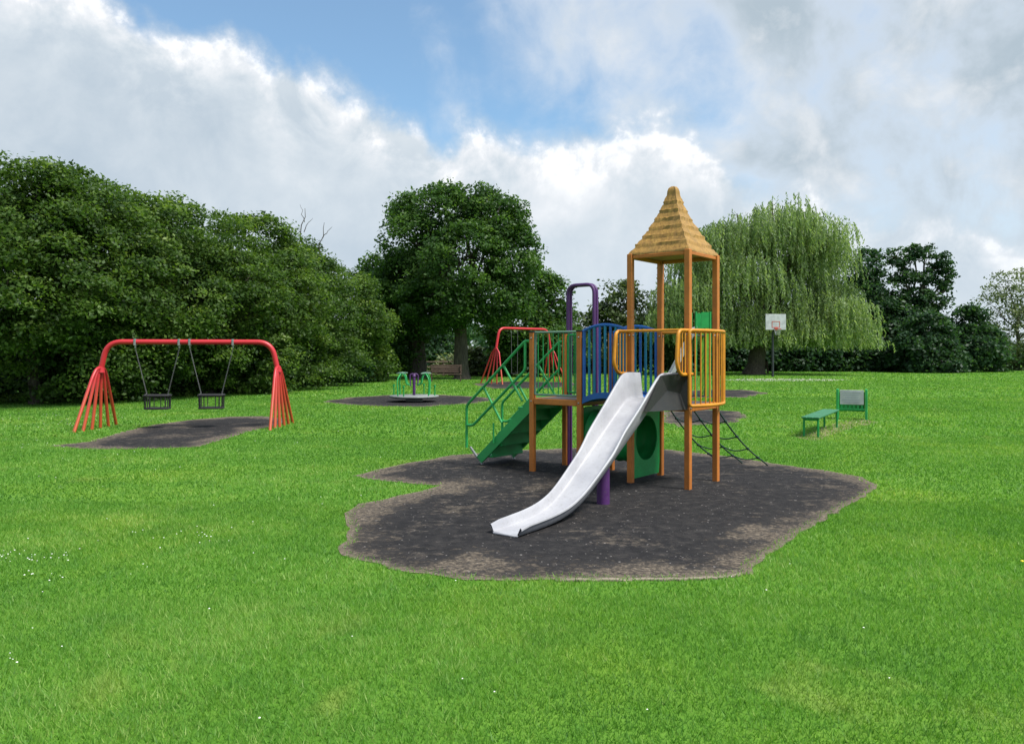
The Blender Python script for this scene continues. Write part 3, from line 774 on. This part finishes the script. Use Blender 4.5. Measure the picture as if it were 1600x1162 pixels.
# ------------------------------------------------------------------ basketball hoop
bp = G(1212, 589); bh = empty('basketball_hoop', bp, R(6), 'white backboard with red hoop on a dark pole before the willow', 'basketball hoop')
b_ = MB(); b_.tube(fillet([(0, .5, 0), (0, .5, 3.2), (0, .06, 3.75)], .4), .085, 12); b_.build('pole', 'court_pole', bh)
b_ = MB(); b_.box((0, 0, 3.95), (1.52, .05, 1.12), .01); bd_ = b_.build('backboard', 'white_board', bh)
b_ = MB()
for x0, z0, ww, wh in ((0, 3.98, .6, .04), (0, 3.57, .6, .04), (-.28, 3.775, .04, .37), (.28, 3.775, .04, .37)): b_.box((x0, -.03, z0), (ww, .008, wh))
b_.build('target_square', 'hoop_red', bd_, smooth=False)
b_ = MB(); b_.tube([(.24*math.cos(t), -.32+.24*math.sin(t), 3.45) for t in [2*math.pi*i/24 for i in range(24)]], .022, 8, True); b_.box((0, -.06, 3.46), (.22, .10, .16), .01); b_.build('rim', 'hoop_red', bh)
b_ = MB()
for i in range(12):
    t = 2*math.pi*i/12; t2 = t+.5; b_.tube([(.24*math.cos(t), -.32+.24*math.sin(t), 3.44), (.14*math.cos(t2), -.32+.14*math.sin(t2), 3.02)], .008, 5)
b_.build('net', 'white_board', bh)

# ------------------------------------------------------------------ benches, fence
def park_bench(loc, rz, label, L=1.7):
    o = empty('park_bench', loc, rz, label, 'bench')
    for k in range(4): q = MB(); q.box((0, -.2+k*.125, .44), (L, .105, .035), .006); q.build('slat', 'brown_wood', o)
    for k in range(4): q = MB(); q.box((0, .27+.03*k, .58+k*.125), (L, .03, .10), .006); q.build('back_slat', 'brown_wood', o)
    for s_ in (-1, 1):
        for y in (-.2, .24): q = MB(); q.box((s_*(L/2-.08), y, .21 if y < 0 else .5), (.07, .07, .42 if y < 0 else 1.0), .008); q.build('leg', 'brown_wood', o)
        q = MB(); q.box((s_*(L/2-.08), -.0, .66), (.07, .52, .05), .008); q.build('arm_rest', 'brown_wood', o)
park_bench(G(697, 596), R(4), 'dark wooden bench under the big tree, behind the roundabout', 1.9)
park_bench(G(1186, 583), R(-8), 'small wooden bench in the shade below the willow', 1.6)
fe = empty('rail_fence', (0, 0, 0), 0, 'old wooden post and rail fence between the hedge and the big tree', 'fence')
fp = [Vector((-14.6+i*1.9, 53.5+i*1.0, 0)) for i in range(9)]
for p in fp: q = MB(); q.box((p.x, p.y, .62), (.12, .12, 1.24), .015); q.build('post', 'fence_wood', fe)
for p, p2_ in zip(fp, fp[1:]):
    for z in (.35, .72, 1.08): q = MB(); q.bar(p+Vector((0, -.07, z)), p2_+Vector((0, -.07, z+random.uniform(-.03, .03))), .04, .11); q.build('rail', 'fence_wood', fe)

# ------------------------------------------------------------------ trees
def limb(b_, p0, p1, r0, r1, wob=.12, n=5, seg=7):
    p0, p1 = Vector(p0), Vector(p1); L = (p1-p0).length; P = []; rr = []
    for i in range(n+1):
        t = i/n; o = Vector((random.uniform(-1, 1), random.uniform(-1, 1), random.uniform(-.5, .5)))*wob*L*.25*math.sin(math.pi*t)
        P.append(p0.lerp(p1, t)+o+Vector((0, 0, .06*L*math.sin(math.pi*t)))); rr.append(r0+(r1-r0)*t)
    b_.tube(P, rr, seg); return P
def make_tree(name, label, cat, base, lobes, mat, ncl, nleaf, lsize, trunk=None, cl_r=.55, flat=.5, fill=.25, low=None, droop=.25, group=None, thin=0, trunks=None, shell=(.72, 1.02), upb=.7, bare=None, ground_clip=.05, tone=0.0):
    """lobes: (x, y, z, rx, ry, rz) about the foot of the tree; leaves sit in flattened sprays near the skin of every lobe."""
    root = empty(name, base, 0, label, cat, group)
    L = np.array(lobes, float); area = (L[:, 3]*L[:, 4]+L[:, 3]*L[:, 5]+L[:, 4]*L[:, 5]); pr = area/area.sum()
    idx = rng.choice(len(L), size=int(ncl*2.2), p=pr)
    d = unit(rng.normal(size=(len(idx), 3))); rad = rng.uniform(shell[0], shell[1], len(idx))**1.0
    inn = rng.random(len(idx)) < fill; rad[inn] = rng.uniform(.3, shell[0], inn.sum())
    cc = L[idx, :3]+d*rad[:, None]*L[idx, 3:]
    # drop sprays that lie deep inside another lobe
    deep = np.zeros(len(idx), int)
    for k in range(len(L)): deep += (np.sum(((cc-L[k, :3])/L[k, 3:])**2, 1) < .55).astype(int)
    ok = (deep == 0) | (rng.random(len(idx)) < .18)
    # lumpy outline: thin out by a smooth random field
    ph = rng.uniform(0, 6.28, (4, 3)); fr_ = rng.uniform(.5, 1.3, (4, 3))*1.6/np.mean(L[:, 3:])*1.8
    fld = sum(np.prod(np.sin(cc*fr_[k]+ph[k]), axis=1) for k in range(4))
    ok &= fld > (-.55+thin)
    ok &= cc[:, 2] > ground_clip
    cc = cc[ok][:ncl]; dd = d[ok][:ncl]; m = len(cc)
    R_ = cl_r*rng.uniform(.55, 1.35, m)
    tc_ = np.clip(rng.normal(.44+tone, .20, m), 0, 1)
    ci = np.repeat(np.arange(m), nleaf); N = len(ci)
    off = np.clip(rng.normal(size=(N, 3)), -1.75, 1.75)*.55; off[:, 2] *= flat
    out = dd[ci]; outh = out.copy(); outh[:, 2] = 0
    r2 = np.sum(off[:, :2]**2, 1); off[:, 2] -= droop*r2
    p = cc[ci]+off*R_[ci][:, None]
    nrm = unit(rng.normal(size=(N, 3))*.75+out*.45+np.array([0, 0, upb]))
    a_ = unit(np.cross(nrm, rng.normal(size=(N, 3)))); bb = np.cross(nrm, a_)
    s_ = lsize*rng.uniform(.6, 1.4, N)[:, None]
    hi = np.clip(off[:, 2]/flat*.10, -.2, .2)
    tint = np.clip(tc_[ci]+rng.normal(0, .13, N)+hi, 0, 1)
    k_ = p[:, 2] > ground_clip
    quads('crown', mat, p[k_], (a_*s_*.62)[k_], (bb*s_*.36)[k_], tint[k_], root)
    b_ = MB()
    tr = trunks or ([trunk] if trunk else [])
    for (tx, ty, r0, zf) in tr:
        top = Vector((tx*.7, ty*.7, zf)); P = limb(b_, (tx, ty, -.2), top, r0*1.25, r0*.7, .10, 6, 10)
        b_.tube([(tx, ty, -.1), (tx, ty, .25), P[1]], [r0*1.7, r0*1.25, r0*1.1], 10)
        for k in sorted(range(len(L)), key=lambda q: abs(L[q][0]-tx)+abs(L[q][1]-ty))[:max(3, len(L)//len(tr))]:
            s0 = P[random.choice((3, 4, 5, 6))]; e2 = Vector(L[k][:3]); Q = limb(b_, s0, e2, r0*.5, r0*.16, .3, 5)
            for _ in range(4):
                v_ = Vector(unit(rng.normal(size=3))); limb(b_, Q[random.choice((2, 3, 4, 5))], e2+Vector((v_.x*L[k][3], v_.y*L[k][4], abs(v_.z)*L[k][5]))*.8, r0*.18, r0*.03, .3, 4, 5)
    if b_.v: b_.build('trunk', 'bark', root)
    if bare:
        b_ = MB()
        for (p0, p1, r0) in bare: limb(b_, p0, p1, r0, r0*.25, .35, 5, 5)
        b_.build('bare_branch', 'bark', root)
    return root
def at(px, d, z): return ((px-800)/F*d, d, z)
# overgrown hedge trees down the left side: foot pixel, distance, top row
HX = [(-70, 22.5, 215, 2.9, 'leftmost tall hedge shrub, cut by the edge of the picture'), (45, 24.5, 240, 2.6, 'bushy hedge shrub second from the left edge'),
      (150, 26.5, 270, 2.9, 'broad leafy hedge shrub left behind the near red swing'), (262, 29.0, 292, 3.0, 'broad leafy hedge shrub right above the near red crossbar'),
      (352, 32.5, 318, 3.1, 'hedge shrub behind the right end of the near red swing'), (432, 37.0, 366, 2.9, 'lower hedge shrub right of the near red swing, with bare twig on top'),
      (508, 43.0, 398, 2.8, 'hedge shrub next to the wooden fence, left of the roundabout')]
for i, (px, d, ty, r_, lab) in enumerate(HX):
    h = CAM_H+(HOR-ty)/F*d; x, y, _ = at(px, d, 0); y += r_*.9
    lob = [(0, 0, h-r_*.80, r_*.86, r_*.86, r_*.80), (-r_*.50, -.3, h*.56, r_*.62, r_*.70, h*.24), (r_*.52, -.1, h*.53, r_*.62, r_*.70, h*.24), (.1*r_, -.8, h*.47, r_*.62, r_*.62, h*.22),
           (-r_*.35, 1.5, h*.20, r_*.75, r_*.5, h*.20), (r_*.4, 1.6, h*.20, r_*.75, r_*.5, h*.20), (random.uniform(-.9, .9), .2, h-r_*.42, r_*.42, r_*.42, r_*.50), (random.uniform(-1.3, 1.3), -.5, h-r_*.9, r_*.5, r_*.5, r_*.55)]
    bare = None
    if i == 5: bare = [((.5, 0, h-.9), (.65, 0, h+1.7), .045), ((.6, 0, h+.5), (1.05, 0, h+1.2), .025), ((.63, 0, h+1.0), (.40, 0, h+1.9), .02), ((1.3, 0, h-1), (1.6, .1, h+1.0), .04), ((1.5, .1, h+.2), (2.0, .1, h+.8), .025)]
    make_tree('hedge_tree', lab, 'hedge tree', (x, y, 0), lob, 'leaf_hedge', 660 if i < 5 else 520, 92, .080+.0012*d, (0, 1.2, .16, h*.45), cl_r=.70, flat=.27, fill=.16, droop=.36, shell=(.86, 1.04), group='hedge trees along the left side', bare=bare, thin=.06, upb=.9, tone=(.02, -.10, .06, -.04, .05, -.08, .04)[i])
# a darker understorey keeps the hedge closed near the ground
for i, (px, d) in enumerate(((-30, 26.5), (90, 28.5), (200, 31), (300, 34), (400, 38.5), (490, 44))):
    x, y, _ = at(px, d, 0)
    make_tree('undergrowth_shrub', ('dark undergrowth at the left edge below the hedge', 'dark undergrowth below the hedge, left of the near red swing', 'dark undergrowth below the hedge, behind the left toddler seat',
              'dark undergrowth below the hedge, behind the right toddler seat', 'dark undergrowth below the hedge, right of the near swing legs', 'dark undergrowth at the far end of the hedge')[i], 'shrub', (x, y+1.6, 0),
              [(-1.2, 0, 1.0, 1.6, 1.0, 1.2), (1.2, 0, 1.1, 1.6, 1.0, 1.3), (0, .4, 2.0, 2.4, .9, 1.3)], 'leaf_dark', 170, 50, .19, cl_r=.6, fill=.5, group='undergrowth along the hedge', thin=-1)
# the big tree in the middle, with its neighbours
def T_(px, d, z, r, ry=None, rz=None, o=(0, 0)): return ((px-800)/F*d-o[0], (d-o[1]) if ry is None or True else 0, z, r, ry or r, rz or r)
def px_lobes(base_px, d, spec):                       # spec: column, row, half-width in pixels, half-height in pixels, depth offset
    bx = (base_px-800)/F*d
    return [((x-800)/F*d-bx, dy, CAM_H+(HOR-y)/F*d, rw/F*d, rw/F*d*.9, rh/F*d) for x, y, rw, rh, dy in spec]
d = 52
make_tree('oak_tree', 'tall broad dark green tree in the middle, behind the roundabout', 'tree', at(722, d, 0),
          px_lobes(722, d, [(700, 340, 62, 52, 0), (770, 345, 55, 50, .5), (650, 375, 52, 48, -.5), (795, 400, 48, 50, 0), (720, 410, 75, 60, -1.2), (635, 435, 50, 45, 0), (690, 470, 62, 45, -1), (770, 465, 58, 42, -.3), (735, 312, 40, 26, 0), (640, 330, 30, 28, .4)]),
          'leaf_oak', 1150, 62, .175, (0, 0, .42, 6.2), cl_r=.64, flat=.58, fill=.2, thin=.16, droop=.12)
d = 55
make_tree('broadleaf_tree', 'dark tree with a thick trunk, left of the tall middle tree', 'tree', at(652, d, 0),
          px_lobes(652, d, [(610, 440, 45, 50, 0), (590, 500, 45, 45, -.6), (650, 490, 50, 42, 0), (660, 420, 48, 50, .5), (610, 545, 45, 30, .2)]),
          'leaf_oak', 520, 60, .20, (0, 0, .55, 5.0), cl_r=.8, flat=.5, fill=.3, thin=-.1)
d = 58
make_tree('broadleaf_tree', 'lower leafy tree to the right of the tall middle tree', 'tree', at(835, d, 0),
          px_lobes(835, d, [(835, 455, 42, 36, 0), (865, 470, 30, 40, 0), (800, 500, 48, 40, -.6), (850, 520, 45, 36, -.8), (880, 545, 35, 36, 0), (800, 545, 35, 30, 0)]),
          'leaf_oak', 480, 60, .21, (0, 0, .30, 4.5), cl_r=.8, flat=.5, fill=.3, thin=-.1)
d = 60
make_tree('pale_bush', 'pale yellowish bush behind the distant red swing', 'bush', at(740, d, 0),
          px_lobes(740, d, [(735, 568, 26, 26, 0), (775, 572, 30, 22, 0), (700, 574, 24, 18, 0)]), 'leaf_pale', 130, 40, .24, cl_r=.6, fill=.3, thin=-.6)
d = 66
make_tree('olive_tree', 'thin olive green tree between the purple hoops and the tower', 'tree', at(975, d, 0),
          px_lobes(975, d, [(970, 470, 30, 34, 0), (945, 500, 28, 36, 0), (1000, 500, 36, 46, 0), (960, 545, 45, 36, 0), (1030, 530, 40, 50, 0), (915, 520, 28, 34, 0)]), 'leaf_olive', 380, 44, .27, (0, 0, .2, 5), cl_r=.8, fill=.25, thin=-.1)
# the willow
def willow():
    d = 63; bx = (1180-800)/F*d
    root = empty('willow_tree', (bx, d, 0), 0, 'large weeping willow with pale hanging foliage behind the backboard', 'tree')
    def W(px, py): return ((px-800)/F*d-bx, CAM_H+(HOR-py)/F*d)
    mops = [(1205, 318, 62, 3.0), (1150, 335, 58, 3.2), (1265, 340, 55, 3.2), (1110, 360, 48, 3.6), (1300, 375, 50, 3.6), (1200, 360, 62, 3.4), (1250, 395, 60, 3.6), (1150, 400, 60, 3.8), (1100, 420, 46, 3.6), (1305, 430, 46, 3.6),
            (1210, 430, 60, 4.0), (1275, 455, 52, 3.6), (1140, 460, 56, 3.6), (1330, 488, 42, 1.9), (1225, 475, 50, 3.2), (1085, 470, 40, 3.4), (1180, 480, 50, 3.2), (1300, 490, 46, 2.6), (1175, 345, 50, 3.0), (1235, 325, 45, 3.0), (1060, 480, 36, 3.0), (1352, 508, 28, 1.5), (1365, 520, 20, 1.2), (1210, 500, 46, 2.6), (1150, 500, 46, 2.6), (1270, 500, 46, 2.4), (1105, 505, 40, 2.4), (1120, 345, 40, 3.0), (1085, 385, 42, 3.2), (1058, 430, 40, 3.2), (1035, 475, 38, 3.0), (1120, 390, 46, 3.2), (1090, 445, 44, 3.2), (1290, 355, 40, 3.0), (1320, 460, 36, 3.0)]
    cs = []; as_ = []; bs = []; tn = []
    for rep in range(3):
        for mx, my, mr, ln in mops:
            mx = min(mx, 1338-mr*.85) if my < 480 else mx-14; x0, z0 = W(mx+random.uniform(-8, 8), my+17); r_ = mr/F*d; y0 = random.uniform(-3.6, -.5) if rep == 0 else random.uniform(-2, 3.8)
            mt = random.gauss(.46, .20)
            for s_ in range(74):
                an = random.uniform(0, 6.283); rr = r_*math.sqrt(random.random())*random.uniform(.75, 1.1)
                lx, ly = rr*math.cos(an), rr*math.sin(an)*.9
                top = z0+r_*.12*random.uniform(.2, 1.1)*(1-(rr/r_)**2)*3-.55*(rr/r_)**2*r_*.55
                L = ln*random.uniform(.30, .85)
                zb = max(top-L, 1.9+random.random()*1.2)
                if zb > top-.4: continue
                n = int((top-zb)/.085)
                t = np.linspace(0, 1, n); sway = random.gauss(0, .10)
                P = np.stack([x0+lx*(1+.13*t)+sway*t+rng.normal(0, .05, n), y0+ly*(1+.13*t)+rng.normal(0, .05, n), top-(top-zb)*t+rng.normal(0, .03, n)], 1)
                A = unit(np.stack([rng.normal(0, .6, n), rng.normal(0, .6, n), -np.ones(n)], 1)); B = unit(np.cross(A, rng.normal(size=(n, 3))))
                sz = rng.uniform(.8, 1.3, n)[:, None]
                cs.append(P); as_.append(A*.135*sz); bs.append(B*.044*sz); tn.append(np.clip(mt+random.gauss(0, .14)+rng.normal(0, .10, n), 0, 1))
    quads('crown', 'leaf_willow', np.concatenate(cs), np.concatenate(as_), np.concatenate(bs), np.concatenate(tn), root)
    b_ = MB(); P = limb(b_, (0, 0, -.2), (.7, .2, 4.2), .75, .5, .1, 6, 12); b_.tube([(-.1, 0, -.1), (0, 0, .4), P[1]], [1.05, .8, .7], 12)
    for mx, my, mr, ln in mops[:12]:
        x0, z0 = W(mx, my); limb(b_, P[random.choice((4, 5, 6))], (x0, random.uniform(-1.5, 1.5), z0), .26, .05, .3, 6, 7)
    b_.build('trunk', 'bark', root)
willow()
# the dark trees along the right
d = 76
make_tree('dark_tree', 'dark tree close behind the right side of the willow', 'tree', at(1362, d, 0), px_lobes(1362, d, [(1352, 418, 26, 32, 0), (1368, 465, 30, 40, 0), (1340, 480, 36, 50, 0), (1395, 510, 34, 40, -.4), (1360, 530, 46, 40, -.6)]), 'leaf_dark', 360, 50, .29, (0, 0, .3, 6), cl_r=.85, fill=.35, thin=-.2)
make_tree('dark_tree', 'open-crowned dark tree, tallest at the right, sky showing through', 'tree', at(1440, d, 0), px_lobes(1440, d, [(1400, 402, 15, 15, 0), (1425, 396, 13, 13, 0), (1448, 394, 14, 12, 0), (1470, 412, 15, 15, 0), (1412, 432, 17, 14, 0), (1445, 430, 18, 13, 0), (1478, 440, 14, 13, 0), (1430, 462, 22, 14, 0), (1466, 468, 20, 14, 0), (1402, 478, 20, 22, 0), (1487, 424, 7, 7, 0), (1440, 505, 40, 34, 0)]), 'leaf_dark', 330, 46, .25, (0, 0, .3, 8), cl_r=.55, fill=.2, thin=.10)
make_tree('conifer_bush', 'layered dark evergreen in front of the tallest right-hand tree', 'tree', at(1448, 70, 0), px_lobes(1448, 70, [(1450, 508, 32, 22, 0), (1445, 535, 46, 26, 0), (1450, 562, 50, 28, 0)]), 'leaf_dark', 300, 50, .26, (0, 0, .2, 3), cl_r=.85, flat=.22, fill=.3, thin=-.4, droop=.4)
make_tree('dark_bush', 'dark bush to the right of the layered evergreen', 'bush', at(1520, 72, 0), px_lobes(1520, 72, [(1512, 500, 22, 26, 0), (1525, 540, 36, 34, 0), (1500, 555, 36, 32, 0), (1550, 560, 22, 28, 0)]), 'leaf_dark', 280, 46, .27, (0, 0, .15, 2.5), cl_r=.75, fill=.3, thin=-.2)
make_tree('sparse_tree', 'thin pale tree with see-through crown at the right edge', 'tree', at(1590, 84, 0), px_lobes(1590, 84, [(1575, 450, 40, 32, 0), (1610, 460, 44, 38, 0), (1560, 490, 36, 32, 0), (1600, 515, 40, 34, 0), (1640, 500, 40, 40, 0)]), 'leaf_pale', 380, 26, .22, (0, 0, .2, 6), cl_r=.85, fill=.45, thin=.0)
make_tree('dark_bush', 'low bush at the right edge below the thin pale tree', 'bush', at(1600, 78, 0), px_lobes(1600, 78, [(1598, 560, 28, 28, 0), (1640, 555, 30, 34, 0)]), 'leaf_olive', 150, 40, .27, cl_r=.75, fill=.3, thin=-.3)
# low dark hedge along the far side of the field, bush by bush
for i, (px, lab) in enumerate(((1100, 'dark hedge bush left of the willow trunk, behind the tower'), (1160, 'dark hedge bush directly behind the willow trunk'), (1225, 'dark hedge bush below the willow, right of the backboard pole'), (1285, 'dark hedge bush below the middle of the willow fringe'), (1345, 'dark hedge bush below the right fringe of the willow'), (1400, 'dark hedge bush between the willow fringe and the layered evergreen'))):
    make_tree('hedge_bush', lab, 'bush', at(px, 74, 0), px_lobes(px, 74, [(px-14, 560, 24, 28, 0), (px+16, 556, 24, 30, 0), (px, 540, 26, 20, .5)]), 'leaf_dark', 170, 46, .28, cl_r=.8, fill=.4, thin=-1, group='hedge bushes along the far side')
for i, (px, d, lab) in enumerate(((560, 62, 'shaded bush behind the wooden fence'), (620, 66, 'shaded bush behind the thick trunk of the dark tree'), (680, 68, 'shaded bush behind the dark wooden bench'), (900, 70, 'shaded bush seen through the blue bridge rails'), (830, 68, 'shaded bush behind the legs of the distant red swing'))):
    make_tree('far_bush', lab, 'bush', at(px, d, 0), px_lobes(px, d, [(px-18, 560, 26, 28, 0), (px+16, 562, 26, 26, 0), (px, 535, 26, 22, .5)]), 'leaf_dark' if i != 3 else 'leaf_oak', 150, 44, .27, cl_r=.8, fill=.4, thin=-.8, group='bushes behind the middle trees')
# far wood beyond everything, one mass
n = 36000; px = rng.uniform(-1600, 3200, n); dd = rng.uniform(118, 150, n); hgt = 5.5+2.2*np.sin(px*.011)+1.6*np.sin(px*.037+1)+1.0*np.sin(px*.09)
z = hgt*rng.random(n)**.8+rng.normal(0, .3, n); P = np.stack([(px-800)/F*dd, dd, np.maximum(z, .1)], 1)
nr = unit(rng.normal(size=(n, 3))+np.array([0, -.3, .6])); a_ = unit(np.cross(nr, rng.normal(size=(n, 3)))); b2 = np.cross(nr, a_)
tag(quads('distant_wood', 'leaf_dark', P, a_*.7, b2*.45, np.clip(rng.normal(.45, .2, n), 0, 1)), 'distant dark line of woodland beyond the field', 'woodland', kind='stuff')

# ------------------------------------------------------------------ grass
def field(x, y):
    return .5+.20*np.sin(x*.9+1.3*np.sin(y*.7))*np.sin(y*1.1+.8*np.sin(x*.6))+.16*np.sin(x*2.7+y*1.9)*np.sin(y*3.1-x*1.2)+.12*np.sin(x*.31+2)*np.sin(y*.27)
def grass(zones):
    V = []; Tn = []
    for (d0, d1, dens, h, wd) in zones:
        x0 = -(800/F)*d1*1.04-1.6; x1 = -x0
        n = int((d1-d0)*(x1-x0)*dens); X = rng.uniform(x0, x1, n); Y = rng.uniform(d0, d1, n)
        keep = np.abs(X) < (800/F)*Y*1.04+1.6; X, Y = X[keep], Y[keep]
        for poly in POLYS:
            A = np.array(poly); bb = (X > A[:, 0].min()) & (X < A[:, 0].max()) & (Y > A[:, 1].min()) & (Y < A[:, 1].max())
            if bb.any():
                i_ = np.where(bb)[0]; ins = inside(poly, X[i_], Y[i_]); k = np.ones(len(X), bool); k[i_[ins]] = False
                # let a few blades creep in over the rim
                dist = edist(poly, X[i_[ins]], Y[i_[ins]]); k[i_[ins][(dist < .11) & (rng.random(len(dist)) < .22)]] = True
                X, Y = X[k], Y[k]
        n = len(X); an = rng.uniform(0, 6.283, n); f = field(X, Y)
        tuft = np.sin(X*11+2*np.sin(Y*5))*np.sin(Y*9+2*np.sin(X*6))*np.sin(X*4.3-Y*3.7); hh = h*rng.uniform(.4, 1.2, n)*(.75+.5*f)*(1+.28*tuft); le = rng.uniform(.2, 1.0, n)*hh; la = rng.uniform(0, 6.283, n)
        w_ = wd*rng.uniform(.6, 1.3, n)
        v = np.zeros((n, 3, 3), np.float32)
        v[:, 0, 0] = X-np.cos(an)*w_; v[:, 0, 1] = Y-np.sin(an)*w_; v[:, 1, 0] = X+np.cos(an)*w_; v[:, 1, 1] = Y+np.sin(an)*w_
        v[:, 2, 0] = X+np.cos(la)*le; v[:, 2, 1] = Y+np.sin(la)*le; v[:, 2, 2] = hh
        V.append(v); Tn.append(np.clip(.5+(f-.5)*.9+rng.normal(0, .25, n)+.16*tuft, 0, 1))
    V = np.concatenate(V); Tn = np.concatenate(Tn); n = len(V)
    me = bpy.data.meshes.new('grass'); me.vertices.add(n*3); me.vertices.foreach_set('co', V.ravel()); me.loops.add(n*3)
    me.loops.foreach_set('vertex_index', np.arange(n*3, dtype=np.int32)); me.polygons.add(n); me.polygons.foreach_set('loop_start', np.arange(0, n*3, 3, dtype=np.int32))
    me.attributes.new('tint', 'FLOAT', 'FACE').data.foreach_set('value', Tn.astype(np.float32)); me.materials.append(MATS['grass_blade']); me.update(calc_edges=True)
    o = bpy.data.objects.new('grass', me); C.objects.link(o); tag(o, 'short bright green mown grass covering the field', 'grass', kind='stuff')
grass([(2.4, 5.5, 8500, .033, .0027), (5.5, 9, 4600, .033, .0040), (9, 16, 1400, .034, .0075), (16, 30, 350, .045, .015), (30, 50, 80, .05, .03), (50, 80, 22, .055, .055)])
# clover and daisy heads
b_ = MB(); X = []
for cx, cy, s_, n in ((20, 880, .20, 26), (45, 872, .12, 10), (320, 845, .25, 14), (240, 832, .3, 10), (110, 900, .2, 10), (20, 655, 1.2, 60), (90, 665, .8, 30), (60, 700, .8, 16), (15, 1035, .06, 5), (1330, 660, .5, 8)):
    p = G(cx, cy)
    for _ in range(n): X.append((p.x+random.gauss(0, s_)*1.3, p.y+random.gauss(0, s_)*.8))
for _ in range(110):
    y = random.uniform(3, 22)**1.0; X.append((random.uniform(-.75, .75 if random.random() < .5 else 0)*y, y))
for x, y in X:
    if any(inside(p, np.array([x]), np.array([y]))[0] for p in POLYS): continue
    r_ = random.uniform(.0025, .0052)*(1+y*.035); z = random.uniform(.03, .045)
    b_.add([(x+r_*math.cos(t)*1.2, y+r_*math.sin(t)*1.2, z) for t in (0, 1.05, 2.1, 3.14, 4.2, 5.25)]+[(x, y, z+r_*.9)], [(i, (i+1) % 6, 6) for i in range(6)])
tag(b_.build('clover_flowers', 'petal'), 'small white clover and daisy heads scattered in the grass', 'flowers', kind='stuff')
b_ = MB()
for x, y in ((1597, 884),):
    p = G(x, y); b_.lathe([(.001, .03), (.013, .04), (.011, .046), (.001, .049)], 8, p)
tag(b_.build('yellow_flowers', 'petal_yellow'), 'tiny yellow flower heads in the near grass', 'flowers', kind='stuff')
